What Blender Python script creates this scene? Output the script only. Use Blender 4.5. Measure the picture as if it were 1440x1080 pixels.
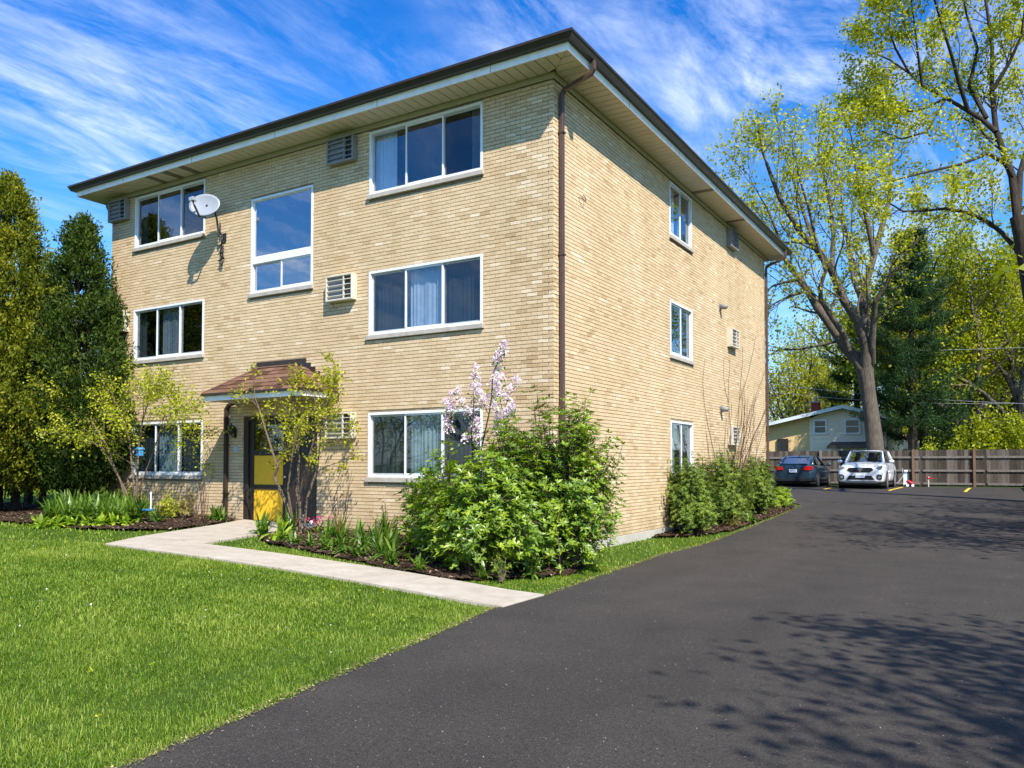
import bpy, math, random
import numpy as np
from math import sin, cos, pi, radians
for o in list(bpy.data.objects): bpy.data.objects.remove(o)
S = bpy.context.scene
COL = S.collection
# ------------------------------------------------------------------ camera, sky, sun, exposure
CAM = (6.392, -11.866, 1.65); YAW = 0.546
cd = bpy.data.cameras.new('camera'); cam = bpy.data.objects.new('camera', cd); COL.objects.link(cam)
cam.location = CAM; cam.rotation_euler = (pi/2 + 0.03085, 0, YAW)
cd.sensor_width = 36; cd.lens = 28.3; cd.shift_y = 0.0539; cd.clip_end = 2000; cd.clip_start = 0.1
S.camera = cam
SUN_EL, SUN_AZ = radians(46), radians(-36)        # azimuth counted from +X towards +Y
sl = bpy.data.lights.new('sun', 'SUN'); sl.energy = 4.9; sl.angle = radians(0.53); sl.color = (1, 0.93, 0.82)
so = bpy.data.objects.new('sun', sl); COL.objects.link(so)
so.rotation_euler = (0, pi/2 - SUN_EL, SUN_AZ); so.location = (30, 0, 40)
W = bpy.data.worlds.new('World'); S.world = W; W.use_nodes = True
def world():
    nt = W.node_tree; N = nt.nodes; L = nt.links; N.clear()
    out = N.new('ShaderNodeOutputWorld'); bg = N.new('ShaderNodeBackground'); bg.inputs[1].default_value = 0.15
    sky = N.new('ShaderNodeTexSky'); sky.sky_type = 'NISHITA'; sky.sun_disc = False
    sky.sun_elevation = SUN_EL; sky.sun_rotation = pi/2 - SUN_AZ; sky.air_density = 1.0; sky.dust_density = 1.0; sky.ozone_density = 3.0
    tc = N.new('ShaderNodeTexCoord'); sp = N.new('ShaderNodeSeparateXYZ'); L.new(tc.outputs['Generated'], sp.inputs[0])
    def m(op, a, b=None, clamp=False):
        n = N.new('ShaderNodeMath'); n.operation = op; n.use_clamp = clamp
        for i, v in enumerate((a, b)):
            if v is None: continue
            if hasattr(v, 'links'): L.new(v, n.inputs[i])
            else: n.inputs[i].default_value = v
        return n.outputs[0]
    z = m('MAXIMUM', m('ADD', sp.outputs[2], 0.08), 0.02)
    cb = N.new('ShaderNodeCombineXYZ'); L.new(m('DIVIDE', sp.outputs[0], z), cb.inputs[0]); L.new(m('DIVIDE', sp.outputs[1], z), cb.inputs[1])
    def noise(scale, rot, sc, det, rough, dist, off=0):
        mp = N.new('ShaderNodeMapping'); mp.inputs['Rotation'].default_value = (0, 0, rot); mp.inputs['Scale'].default_value = sc
        mp.inputs['Location'].default_value = (off, off*0.7, 0)
        L.new(cb.outputs[0], mp.inputs[0])
        n = N.new('ShaderNodeTexNoise'); n.inputs['Scale'].default_value = scale; n.inputs['Detail'].default_value = det
        n.inputs['Roughness'].default_value = rough; n.inputs['Distortion'].default_value = dist
        L.new(mp.outputs[0], n.inputs['Vector']); return n.outputs[0]
    rot = CLOUD_ROT
    a = noise(2.6, rot, (1.5, .5, 1), 12, 0.68, 0.7, 5.3)
    b = noise(0.8, rot, (1.1, .8, 1), 4, 0.5, 0.3, 2.2)
    c = noise(7.0, rot, (1.6, .55, 1), 6, 0.6, 0.4, 1.3)
    def ramp(v, lo, hi):
        r = N.new('ShaderNodeMapRange'); r.inputs[1].default_value = lo; r.inputs[2].default_value = hi; L.new(v, r.inputs[0]); return r.outputs[0]
    k = m('MULTIPLY', ramp(a, 0.42, 0.74), ramp(b, 0.36, 0.58)); k = m('MULTIPLY', k, ramp(c, 0.2, 0.62)); k = m('MULTIPLY', k, 0.95, True)
    hs = N.new('ShaderNodeHueSaturation'); hs.inputs['Saturation'].default_value = 1.04; hs.inputs['Value'].default_value = 1.0
    tint = N.new('ShaderNodeMix'); tint.data_type = 'RGBA'; tint.blend_type = 'MULTIPLY'; tint.inputs[0].default_value = 1
    el = N.new('ShaderNodeValToRGB'); L.new(sp.outputs[2], el.inputs[0]); e = el.color_ramp.elements
    e[0].position = 0.0; e[0].color = (.8, .93, 1, 1); e[1].position = 0.55; e[1].color = (0.12, 0.48, 0.95, 1)
    e = e.new(.22); e.color = (0.42, 0.72, 1, 1)
    L.new(el.outputs[0], tint.inputs[7])
    L.new(sky.outputs[0], tint.inputs[6]); L.new(tint.outputs[2], hs.inputs['Color'])
    mx = N.new('ShaderNodeMix'); mx.data_type = 'RGBA'; mx.inputs[7].default_value = (4.6, 5.0, 5.8, 1)
    L.new(k, mx.inputs[0]); L.new(hs.outputs[0], mx.inputs[6]); L.new(mx.outputs[2], bg.inputs[0]); L.new(bg.outputs[0], out.inputs[0])
CLOUD_ROT = radians(12)
world()
S.view_settings.view_transform = 'Standard'; S.view_settings.look = 'None'; S.view_settings.gamma = 1
S.view_settings.use_curve_mapping = False; S.view_settings.exposure = 0.85
S.render.engine = 'CYCLES'
S.cycles.max_bounces = 7; S.cycles.transparent_max_bounces = 12; S.cycles.diffuse_bounces = 3; S.cycles.glossy_bounces = 3

# ------------------------------------------------------------------ helpers
rng = np.random.default_rng(7); random.seed(5)
FWD = np.array([-sin(YAW), cos(YAW)]); RGT = np.array([cos(YAW), sin(YAW)])
def place(u, dist):                                # bearing and distance from the viewpoint -> ground position
    p = np.array(CAM[:2]) + FWD*dist + RGT*(u-720)/1132*dist
    return float(p[0]), float(p[1])
def zat(v, dist): return 1.65 + (652.5-v)/1132*dist
def hgt(x, y):                                     # lie of the land
    x = np.asarray(x, float); y = np.asarray(y, float)
    a = 0.6*(1-np.exp(-np.maximum(1.2-x, 0)/6.5))*np.clip((30-y)/14, 0, 1)
    t = np.clip((y-4)/20, 0, 1); b = 0.6*(t*t*(3-2*t)*0.35+t*0.65)
    return a*(1-0.6*t) + b
def H(x, y): return float(hgt(x, y))

class MB:
    def __init__(s): s.v = []; s.f = []
    def add(s, vs, fs):
        n = len(s.v); s.v += [tuple(map(float, q)) for q in vs]; s.f += [tuple(n+i for i in f) for f in fs]; return s
    def box(s, x0, x1, y0, y1, z0, z1):
        vs = [(x, y, z) for z in (z0, z1) for y in (y0, y1) for x in (x0, x1)]
        return s.add(vs, [(0, 2, 3, 1), (4, 5, 7, 6), (0, 1, 5, 4), (2, 6, 7, 3), (0, 4, 6, 2), (1, 3, 7, 5)])
    def prism(s, poly, z0, z1):                    # poly counter-clockwise in xy
        n = len(poly); z0 = z0 if callable(z0) else (lambda x, y, z=z0: z); z1 = z1 if callable(z1) else (lambda x, y, z=z1: z)
        vs = [(x, y, z0(x, y)) for x, y in poly]+[(x, y, z1(x, y)) for x, y in poly]
        return s.add(vs, [tuple(range(n))[::-1], tuple(range(n, 2*n))]+[(i, (i+1) % n, n+(i+1) % n, n+i) for i in range(n)])
    def tube(s, pts, rad, k=6, cap=True):
        P = np.array(pts, float); n = len(P); rad = rad if hasattr(rad, '__len__') else [rad]*n
        T = np.gradient(P, axis=0); T /= np.linalg.norm(T, axis=1)[:, None]+1e-9
        ref = np.array([0, 0, 1.]) if abs(T[0][2]) < 0.9 else np.array([1., 0, 0])
        vs = []; u = np.cross(T[0], ref); u /= np.linalg.norm(u)
        for i in range(n):
            u = u-T[i]*(u@T[i]); u /= np.linalg.norm(u)+1e-9; w = np.cross(T[i], u)
            for j in range(k):
                a = 2*pi*j/k; vs.append(P[i]+rad[i]*(u*cos(a)+w*sin(a)))
        fs = [(i*k+j, i*k+(j+1) % k, (i+1)*k+(j+1) % k, (i+1)*k+j) for i in range(n-1) for j in range(k)]
        if cap: fs += [tuple(range(k))[::-1], tuple((n-1)*k+j for j in range(k))]
        return s.add(vs, fs)
    def sweep(s, pts, a, b):                       # rectangular pipe a (across) x b
        P = np.array(pts, float); n = len(P); T = np.gradient(P, axis=0); T /= np.linalg.norm(T, axis=1)[:, None]
        vs = []; u = np.array([0, 1., 0]) if abs(T[0][1]) < .9 else np.array([1., 0, 0])
        for i in range(n):
            w = np.cross(T[i], u); w /= np.linalg.norm(w)
            for p, q in ((-1, -1), (1, -1), (1, 1), (-1, 1)): vs.append(P[i]+u*p*a/2+w*q*b/2)
        fs = [(i*4+j, i*4+(j+1) % 4, (i+1)*4+(j+1) % 4, (i+1)*4+j) for i in range(n-1) for j in range(4)]
        return s.add(vs, fs+[(3, 2, 1, 0), tuple((n-1)*4+j for j in range(4))])
    def ball(s, c, r, k=10, sc=(1, 1, 1)):
        vs = [(c[0]+r*sc[0]*sin(pi*i/(k//2))*cos(2*pi*j/k), c[1]+r*sc[1]*sin(pi*i/(k//2))*sin(2*pi*j/k), c[2]+r*sc[2]*cos(pi*i/(k//2))) for i in range(k//2+1) for j in range(k)]
        return s.add(vs, [(i*k+j, (i+1)*k+j, (i+1)*k+(j+1) % k, i*k+(j+1) % k) for i in range(k//2) for j in range(k)])
    def build(s, name, m, parent=None, smooth=False, bevel=0, loc=None):
        me = bpy.data.meshes.new(name); me.from_pydata(s.v, [], s.f); me.validate()
        return link(name, me, m, parent, smooth, bevel, loc)
def link(name, me, m, parent=None, smooth=False, bevel=0, loc=None):
    if m and not me.materials: me.materials.append(m)
    if smooth: me.polygons.foreach_set('use_smooth', [True]*len(me.polygons))
    o = bpy.data.objects.new(name, me); COL.objects.link(o)
    if parent: o.parent = parent
    if loc is not None: o.location = loc
    if bevel:
        b = o.modifiers.new('bevel', 'BEVEL'); b.width = bevel; b.segments = 2; b.limit_method = 'ANGLE'
    return o
def empty(name, loc, label, cat, group=None, rz=0):
    o = bpy.data.objects.new(name, None); COL.objects.link(o); o.location = loc; o.rotation_euler = (0, 0, rz); o.empty_display_size = .2
    return tag(o, label, cat, group)
def tag(o, label=None, cat=None, group=None, kind=None):
    if label: o['label'] = label
    if cat: o['category'] = cat
    if group: o['group'] = group
    if kind: o['kind'] = kind
    return o
def big(name, V, Fq, m, parent=None, tone=None, loc=None):   # V (n,3) ; Fq (k,3|4) ; tone per face
    me = bpy.data.meshes.new(name); V = np.asarray(V, np.float32); Fq = np.asarray(Fq, np.int32); k = Fq.shape[1]
    me.vertices.add(len(V)); me.vertices.foreach_set('co', V.ravel())
    me.loops.add(Fq.size); me.loops.foreach_set('vertex_index', Fq.ravel())
    me.polygons.add(len(Fq)); me.polygons.foreach_set('loop_start', np.arange(0, Fq.size, k, dtype=np.int32))
    if tone is not None:
        a = me.attributes.new('tone', 'FLOAT', 'FACE'); a.data.foreach_set('value', np.asarray(tone, np.float32))
    me.update(calc_edges=True); me.polygons.foreach_set('use_smooth', np.zeros(len(Fq), bool))
    return link(name, me, m, parent, loc=loc)
def cat(arrs):                                       # join (V,F,tone) triples
    V = []; Fs = []; T = []; n = 0
    for v, f, t in arrs: V.append(v); Fs.append(f+n); T.append(t); n += len(v)
    return np.concatenate(V), np.concatenate(Fs), np.concatenate(T)

# ------------------------------------------------------------------ materials
class MT:
    def __init__(s, name, rough=.6, metal=0, spec=.5, col=(.5, .5, .5)):
        s.m = bpy.data.materials.new(name); s.m.use_nodes = True; s.N = s.m.node_tree.nodes; s.L = s.m.node_tree.links
        s.b = s.N['Principled BSDF']; s.b.inputs['Roughness'].default_value = rough; s.b.inputs['Metallic'].default_value = metal
        s.b.inputs['Specular IOR Level'].default_value = spec; s.b.inputs['Base Color'].default_value = (*col, 1)
        s.co = s.N.new('ShaderNodeTexCoord')
    def mapped(s, scale=(1, 1, 1), rot=(0, 0, 0), src='Object'):
        mp = s.N.new('ShaderNodeMapping'); mp.inputs['Scale'].default_value = scale; mp.inputs['Rotation'].default_value = rot
        if src == 'World': g = s.N.new('ShaderNodeNewGeometry'); s.L.new(g.outputs['Position'], mp.inputs[0])
        else: s.L.new(s.co.outputs[src], mp.inputs[0])
        return mp.outputs[0]
    def noise(s, scale, det=4, rough=.6, vec=None, dist=0):
        n = s.N.new('ShaderNodeTexNoise'); n.inputs['Scale'].default_value = scale; n.inputs['Detail'].default_value = det
        n.inputs['Roughness'].default_value = rough; n.inputs['Distortion'].default_value = dist
        s.L.new(vec if vec is not None else s.mapped(src='World'), n.inputs['Vector']); return n.outputs[0]
    def ramp(s, fac, stops):
        r = s.N.new('ShaderNodeValToRGB'); e = r.color_ramp.elements
        while len(e) < len(stops): e.new(.5)
        for i, (p, c) in enumerate(stops): e[i].position = p; e[i].color = (*c, 1)
        s.L.new(fac, r.inputs[0]); return r.outputs[0]
    def mix(s, fac, a, b, mode='MIX'):
        n = s.N.new('ShaderNodeMix'); n.data_type = 'RGBA'; n.blend_type = mode
        for i, v in ((0, fac), (6, a), (7, b)):
            if hasattr(v, 'links'): s.L.new(v, n.inputs[i])
            elif i == 0: n.inputs[0].default_value = v
            else: n.inputs[i].default_value = (*v, 1)
        return n.outputs[2]
    def math(s, op, a, b=0.):
        n = s.N.new('ShaderNodeMath'); n.operation = op
        for i, v in enumerate((a, b)):
            if hasattr(v, 'links'): s.L.new(v, n.inputs[i])
            else: n.inputs[i].default_value = v
        return n.outputs[0]
    def col(s, c): s.L.new(c, s.b.inputs['Base Color']); return s
    def bump(s, h, st=.3, dist=.01):
        n = s.N.new('ShaderNodeBump'); n.inputs['Strength'].default_value = st; n.inputs['Distance'].default_value = dist
        s.L.new(h, n.inputs['Height']); s.L.new(n.outputs[0], s.b.inputs['Normal']); return s
    def tone(s):
        a = s.N.new('ShaderNodeAttribute'); a.attribute_name = 'tone'; return a.outputs['Fac']
    def objrand(s):
        return s.N.new('ShaderNodeObjectInfo').outputs['Random']
def plain(name, col, rough=.5, metal=0, spec=.5, var=.12, nsc=8, bump=0, wear=None):
    t = MT(name, rough, metal, spec, col)
    n = t.noise(nsc, 5, .6)
    lo = tuple(c*(1-var) for c in col); hi = tuple(min(1, c*(1+var)) for c in col)
    c = t.ramp(n, [(.3, lo), (.7, hi)])
    if wear: c = t.mix(t.math('MULTIPLY', t.ramp(t.noise(nsc*.5, 6, .75), [(.5, (0, 0, 0)), (.72, (1, 1, 1))]), wear[1]), c, wear[0])
    t.col(c)
    if bump: t.bump(t.noise(nsc*12, 3), bump, .004)
    return t.m
M = {}
def leafmat(name, dark, mid, light, trans=.45, rough=.45, spec=.35):
    t = MT(name, rough, 0, spec); c = t.ramp(t.tone(), [(0, dark), (.5, mid), (1, light)])
    t.col(c)
    tr = t.N.new('ShaderNodeBsdfTranslucent'); hs = t.N.new('ShaderNodeHueSaturation'); hs.inputs['Value'].default_value = 1.35; hs.inputs['Saturation'].default_value = 1.1
    t.L.new(c, hs.inputs['Color']); t.L.new(hs.outputs[0], tr.inputs[0])
    ms = t.N.new('ShaderNodeMixShader'); ms.inputs[0].default_value = trans; out = t.N['Material Output']
    t.L.new(t.b.outputs[0], ms.inputs[1]); t.L.new(tr.outputs[0], ms.inputs[2]); t.L.new(ms.outputs[0], out.inputs[0])
    M[name] = t.m; return t.m
def brickmat():
    t = MT('buff_brick', .8, 0, .25)
    r = t.math('ADD', t.tone(), t.math('MULTIPLY', t.objrand(), t.math('LESS_THAN', t.tone(), .001)))
    c = t.ramp(r, [(0, (.455, .32, .18)), (.15, (.545, .405, .242)), (.45, (.608, .468, .295)), (.8, (.645, .51, .335)), (1, (.72, .61, .46))])
    n = t.noise(34, 5, .7, t.mapped((1, 1, .6), src='World')); c = t.mix(.7, c, t.ramp(n, [(.3, (.6, .5, .38)), (.47, (1, .98, .95)), (.72, (1.22, 1.2, 1.15))]), 'MULTIPLY')
    big_ = t.noise(.5, 4, .6); c = t.mix(.5, c, t.ramp(big_, [(.3, (.84, .8, .72)), (.65, (1, 1, 1))]), 'MULTIPLY')
    st = t.noise(1, 4, .6, t.mapped((1.3, 1.3, .12), src='World')); c = t.mix(.25, c, t.ramp(st, [(.35, (.68, .62, .52)), (.6, (1, 1, 1))]), 'MULTIPLY')
    sz = t.N.new('ShaderNodeSeparateXYZ'); t.L.new(t.mapped(src='World'), sz.inputs[0])
    damp = t.math('MULTIPLY', t.math('SUBTRACT', 1.0, t.math('MULTIPLY', t.math('SUBTRACT', sz.outputs[2], .2), .8)), t.noise(2.2, 5, .7)); damp = t.ramp(damp, [(.3, (0, 0, 0)), (.7, (1, 1, 1))])
    c = t.mix(t.math('MULTIPLY', damp, .55), c, (.27, .20, .115))
    wear = t.ramp(t.noise(1.4, 6, .75, t.mapped((1, 1, 1.8), src='World')), [(.55, (0, 0, 0)), (.75, (1, 1, 1))]); c = t.mix(t.math('MULTIPLY', wear, .35), c, (.50, .34, .16))
    t.col(c); t.bump(t.noise(55, 4, .7), .35, .008); M['brick'] = t.m
brickmat()
t = MT('mortar', .95, 0, .1); t.col(t.ramp(t.noise(14, 5), [(.3, (.18, .14, .085)), (.7, (.30, .24, .155))])).bump(t.noise(90, 3), .5, .004); M['mortar'] = t.m
M['white_paint'] = plain('white_paint', (.88, .87, .84), .4, wear=((.62, .6, .54), .3), nsc=5)
M['white_frame'] = plain('white_aluminium', (.72, .74, .76), .35, var=.05)
M['sash_grey'] = plain('silver_sash', (.42, .44, .46), .35, .3, var=.08)
M['sill_stone'] = plain('limestone_sill', (.40, .36, .31), .85, var=.2, nsc=10, bump=.4, wear=((.2, .18, .15), .5))
M['soffit'] = plain('cream_soffit', (.58, .52, .39), .55, var=.06, nsc=3)
M['soffit_brown'] = plain('brown_soffit_vent', (.17, .13, .085), .6, var=.12)
M['trim'] = plain('cream_trim', (.40, .37, .27), .55, var=.08, nsc=4)
M['bronze'] = plain('dark_bronze_metal', (.042, .028, .022), .35, .2, var=.2, nsc=4)
M['bronze_light'] = plain('brown_downspout_metal', (.085, .048, .036), .38, .1, var=.15, nsc=3)
M['black_metal'] = plain('black_metal', (.02, .02, .022), .4)
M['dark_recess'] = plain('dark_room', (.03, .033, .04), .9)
M['concrete_found'] = plain('foundation_concrete', (.42, .39, .33), .9, var=.15, nsc=4, bump=.5, wear=((.25, .22, .17), .5))
M['roof_top'] = plain('asphalt_roofing', (.06, .05, .045), .95)
M['door_brown'] = plain('dark_brown_door_paint', (.028, .02, .016), .45, var=.15)
M['door_yellow'] = plain('mustard_door_panel', (.78, .45, .02), .5, var=.06, nsc=14, wear=((.4, .2, .015), .4))
M['chrome'] = plain('brushed_metal', (.6, .6, .6), .25, 1, var=.05)
M['ac_cream'] = plain('cream_ac_metal', (.56, .52, .43), .5, var=.06, wear=((.36, .3, .22), .4))
M['ac_shade_vent_grey'] = plain('shaded_ac_grey_vent_metal', (.22, .22, .215), .5, var=.08)  # eave shade put into the top units' colour; plain grey on the vent hoods
M['ac_dark'] = plain('dark_ac_coil', (.035, .035, .037), .6)
M['ac_mesh'] = plain('ac_coil_grey', (.2, .2, .19), .5, .3)
M['dish'] = plain('pale_dish', (.25, .275, .31), .4, var=.04)
M['blue_plastic'] = plain('blue_plastic', (.06, .24, .45), .35, var=.08)
M['plaque'] = plain('pale_blue_plaque', (.35, .5, .66), .4, var=.15, nsc=40)
M['curtain_white'] = plain('white_sheer_curtain', (.72, .76, .82), .9, var=.06)
M['sheer'] = plain('pale_sheer', (.42, .46, .52), .9, var=.1); M['curtain_grey'] = plain('grey_curtain', (.17, .19, .22), .9, var=.12, nsc=3)
M['curtain_teal'] = plain('grey_green_blind', (.24, .31, .32), .8, var=.08)
M['curtain_green'] = plain('green_curtain', (.11, .2, .12), .8, var=.1)
def glassmat(name, tint=(.85, .9, .93), refl=.09):
    t = MT(name); N = t.N; L = t.L; N.remove(t.b)
    tr = N.new('ShaderNodeBsdfTransparent'); tr.inputs[0].default_value = (*tint, 1)
    gl = N.new('ShaderNodeBsdfGlossy'); gl.inputs['Roughness'].default_value = .015; gl.inputs[0].default_value = (.93, .96, 1, 1)
    lw = N.new('ShaderNodeLayerWeight'); lw.inputs[0].default_value = .5
    pw = t.math('POWER', lw.outputs['Facing'], 3.); f = t.math('ADD', t.math('MULTIPLY', pw, .75), refl)
    bp = N.new('ShaderNodeBump'); bp.inputs['Strength'].default_value = .035; bp.inputs['Distance'].default_value = .05
    L.new(t.noise(1.7, 2), bp.inputs['Height']); L.new(bp.outputs[0], gl.inputs['Normal'])
    ms = N.new('ShaderNodeMixShader'); L.new(f, ms.inputs[0]); L.new(tr.outputs[0], ms.inputs[1]); L.new(gl.outputs[0], ms.inputs[2]); L.new(ms.outputs[0], N['Material Output'].inputs[0])
    M[name] = t.m
glassmat('window_glass'); glassmat('screen_glass', (.55, .58, .6), .06); glassmat('stair_glass', (.5, .55, .6), .3); glassmat('car_glass', (.12, .16, .2), .4)
# ground materials
t = MT('asphalt', .92, 0, .2)
g = t.noise(260, 3, .8); g2 = t.noise(1.1, 6, .65); g3 = t.noise(70, 2, .5)
c = t.ramp(g, [(.3, (.014, .013, .012)), (.5, (.043, .039, .0355)), (.66, (.085, .077, .07)), (.76, (.32, .29, .26))])
c = t.mix(.8, c, t.ramp(t.noise(85, 2, .6), [(.32, (.45, .45, .46)), (.5, (1, .98, .96)), (.7, (1.7, 1.6, 1.5))]), 'MULTIPLY')
c = t.mix(.55, c, t.ramp(t.noise(28, 3, .7), [(.35, (.6, .6, .6)), (.5, (1, 1, 1)), (.68, (1.5, 1.45, 1.4))]), 'MULTIPLY')
c = t.mix(.75, c, t.ramp(g2, [(.3, (.72, .72, .74)), (.7, (1.15, 1.12, 1.1))]), 'MULTIPLY')
c = t.mix(.5, c, t.ramp(t.noise(.25, 5, .6, t.mapped((2.2, .35, 1), src='World')), [(.35, (.78, .77, .77)), (.65, (1.2, 1.16, 1.12))]), 'MULTIPLY')
t.col(c).bump(t.math('ADD', g, g3), .7, .006); M['asphalt'] = t.m
t = MT('walk_concrete', .9, 0, .2)
c = t.ramp(t.noise(3.5, 7, .7), [(.3, (.36, .31, .25)), (.6, (.45, .40, .33)), (.8, (.50, .45, .385))]); c = t.mix(.45, c, t.ramp(t.noise(200, 2), [(.35, (.75, .72, .68)), (.6, (1.05, 1.05, 1.05))]), 'MULTIPLY')
c = t.mix(.5, c, t.ramp(t.noise(.9, 5, .7), [(.3, (.8, .76, .7)), (.6, (1, 1, 1))]), 'MULTIPLY')
t.col(c).bump(t.noise(120, 4), .4, .004); M['walk'] = t.m
t = MT('lawn_soil', .95, 0, .1)
c = t.ramp(t.noise(9, 6, .7), [(.3, (.03, .055, .008)), (.55, (.055, .10, .012)), (.75, (.10, .12, .025))]); t.col(c).bump(t.noise(60, 4), 1, .02); M['lawn_soil'] = t.m
t = MT('mulch', .95, 0, .1)
c = t.ramp(t.noise(45, 6, .75), [(.3, (.018, .011, .008)), (.55, (.06, .036, .024)), (.75, (.15, .10, .065))]); t.col(c).bump(t.noise(60, 5, .8), 1, .03); M['mulch'] = t.m
t = MT('mulch_chip', .9, 0, .1); c = t.ramp(t.tone(), [(0, (.025, .015, .01)), (.6, (.10, .06, .04)), (.9, (.2, .14, .09)), (1, (.45, .36, .25))]); t.col(c); M['chip'] = t.m
t = MT('straw_chip', .9, 0, .1); c = t.ramp(t.tone(), [(0, (.10, .08, .03)), (.6, (.26, .21, .09)), (1, (.5, .42, .24))]); t.col(c); M['straw'] = t.m
M['yellow_line'] = plain('yellow_marking', (.72, .50, .02), .7, var=.15, nsc=20)
def bark(name, a, b, sc=(6, 6, 1.2)):
    t = MT(name, .95, 0, .1); n = t.noise(2.5, 7, .75, t.mapped(sc, src='World')); t.col(t.ramp(n, [(.32, a), (.68, b)])).bump(n, 1, .05); M[name] = t.m
bark('bark_grey', (.05, .04, .032), (.17, .14, .11)); bark('bark_dark', (.022, .018, .014), (.075, .06, .046)); bark('stem_tan', (.11, .075, .05), (.30, .23, .16), (30, 30, 6))
bark('twig_red', (.09, .05, .035), (.22, .14, .09), (30, 30, 8))
leafmat('leaf_lawn', (0.06, 0.125, 0.006), (0.165, 0.265, 0.014), (0.38, 0.41, 0.08), .35, .5)
leafmat('leaf_spring', (0.18, 0.205, 0.012), (0.37, 0.39, 0.02), (0.56, 0.53, 0.04), .5, .5)
leafmat('leaf_springdark', (0.11, 0.14, 0.008), (0.27, 0.31, 0.014), (0.46, 0.46, 0.03), .5, .5)
leafmat('leaf_shrub', (0.035, 0.08, 0.01), (0.115, 0.21, 0.016), (0.33, 0.43, 0.03), .35, .38, .5)
leafmat('leaf_arbor', (0.05, 0.08, 0.006), (0.135, 0.16, 0.01), (0.32, 0.29, 0.02), .3, .6, .2)
leafmat('leaf_arbor2', (0.014, 0.034, 0.006), (0.043, 0.078, 0.01), (0.11, 0.15, 0.016), .3, .6, .2)
leafmat('leaf_pine', (0.006, 0.022, 0.008), (0.018, 0.055, 0.015), (0.06, 0.11, 0.02), .15, .7, .2)
leafmat('leaf_yew', (0.035, 0.07, 0.01), (0.1, 0.17, 0.018), (0.24, 0.31, 0.035), .25, .6, .3)
leafmat('leaf_lily', (0.025, 0.06, 0.008), (0.07, 0.15, 0.014), (0.19, 0.3, 0.04), .4, .4, .5)
leafmat('leaf_gold', (0.15, 0.19, 0.01), (0.36, 0.41, 0.02), (0.56, 0.54, 0.03), .4, .5)
leafmat('leaf_hosta', (.08, .17, .012), (.2, .34, .02), (.42, .5, .05), .4, .5)
leafmat('leaf_tan', (.10, .08, .02), (.22, .19, .05), (.4, .33, .12), .3, .7)
leafmat('petal_lilac', (0.62, 0.48, 0.54), (0.8, 0.66, 0.72), (0.92, 0.84, 0.87), .35, .6)
leafmat('petal_pink', (.5, .03, .12), (.7, .08, .22), (.8, .3, .4), .3, .5)
leafmat('petal_white', (.6, .6, .55), (.75, .75, .7), (.85, .85, .8), .3, .5)
M['shingle'] = None
t = MT('brown_shingle', .95, 0, .1); c = t.ramp(t.objrand(), [(0, (.07, .038, .028)), (.5, (.135, .068, .045)), (1, (.2, .115, .08))]); c = t.mix(.6, c, t.ramp(t.noise(160, 2), [(.35, (.5, .5, .5)), (.65, (1.3, 1.25, 1.2))]), 'MULTIPLY'); t.col(c).bump(t.noise(200, 2), .5, .004); M['shingle'] = t.m
t = MT('fence_wood', .9, 0, .15); c = t.ramp(t.objrand(), [(0, (.055, .045, .038)), (.5, (.10, .085, .072)), (1, (.17, .145, .125))]); c = t.mix(.8, c, t.ramp(t.noise(3, 6, .7, t.mapped((12, 12, .8), src='World')), [(.3, (.45, .42, .4)), (.65, (1.2, 1.15, 1.1))]), 'MULTIPLY'); t.col(c); M['fence'] = t.m
M['post_wood'] = plain('brown_post_wood', (.17, .10, .055), .9, var=.3, nsc=12)
M['rail_wood'] = plain('grey_rail_wood', (.17, .15, .13), .9, var=.3, nsc=9)

# ------------------------------------------------------------------ ground, driveway, lot, walk, beds
def gridsheet(name, xs, ys, zf, m):
    X, Y = np.meshgrid(xs, ys); V = np.stack([X.ravel(), Y.ravel(), zf(X, Y).ravel()], 1); nx = len(xs); ny = len(ys)
    i = np.arange(nx-1)[None, :]+np.arange(ny-1)[:, None]*nx; i = i.ravel()
    o = big(name, V, np.stack([i, i+1, i+nx+1, i+nx], 1), m); o.data.polygons.foreach_set('use_smooth', [True]*len(o.data.polygons)); return o
xs = np.unique(np.concatenate([-np.geomspace(22, 700, 18), np.arange(-22, 12, .5), np.geomspace(12, 700, 18)]))
ys = np.unique(np.concatenate([-np.geomspace(32, 700, 16), np.arange(-32, 34, .75), np.geomspace(34, 700, 18)]))
DE = [(-30, 3.4), (-14, 2.9), (-9.2, 2.3), (-6, 1.75), (-3.95, 1.40), (-2.97, 1.48), (-1.3, 1.33), (2, 1.12), (4.75, 1.17), (8, 1.13), (11, 1.08), (14.4, 1.0), (15.1, .8), (15.6, .3), (16.0, -1.2), (16.3, -4), (16.5, -20), (30, -20)]
def edge(y): return float(np.interp(y, [a for a, b in DE], [b for a, b in DE]))
ground = tag(gridsheet('ground', xs, ys, lambda X, Y: hgt(X, Y)-.025-.07*((X > 3.4) & (X < 8) & (Y > -29) & (Y < 29)), M['lawn_soil']), kind='structure')
rows = np.unique(np.round(np.concatenate([np.arange(-30, -14, .6), np.arange(-14, 14.4, .13), [a for a, b in DE], np.arange(14.4, 16.5, .15), np.arange(16.5, 30, .7)]), 3))
V = []; Fq = []
wob = np.random.default_rng(3)
for r, y in enumerate(rows):
    e = edge(y)+(wob.normal()*.014+.03*sin(y*1.9)*sin(y*.83) if y < 15 else 0); X = e+(8.0-e)*np.linspace(0, 1, 25)**1.0
    V.append((e, y, H(e, y)-.09))
    V += [(x, y, H(x, y)) for x in X]
k = 26
for r in range(len(rows)-1):
    for i in range(k-1): Fq.append((r*k+i, r*k+i+1, (r+1)*k+i+1, (r+1)*k+i))
tag(big('driveway', V, Fq, M['asphalt']), kind='structure')
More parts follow.
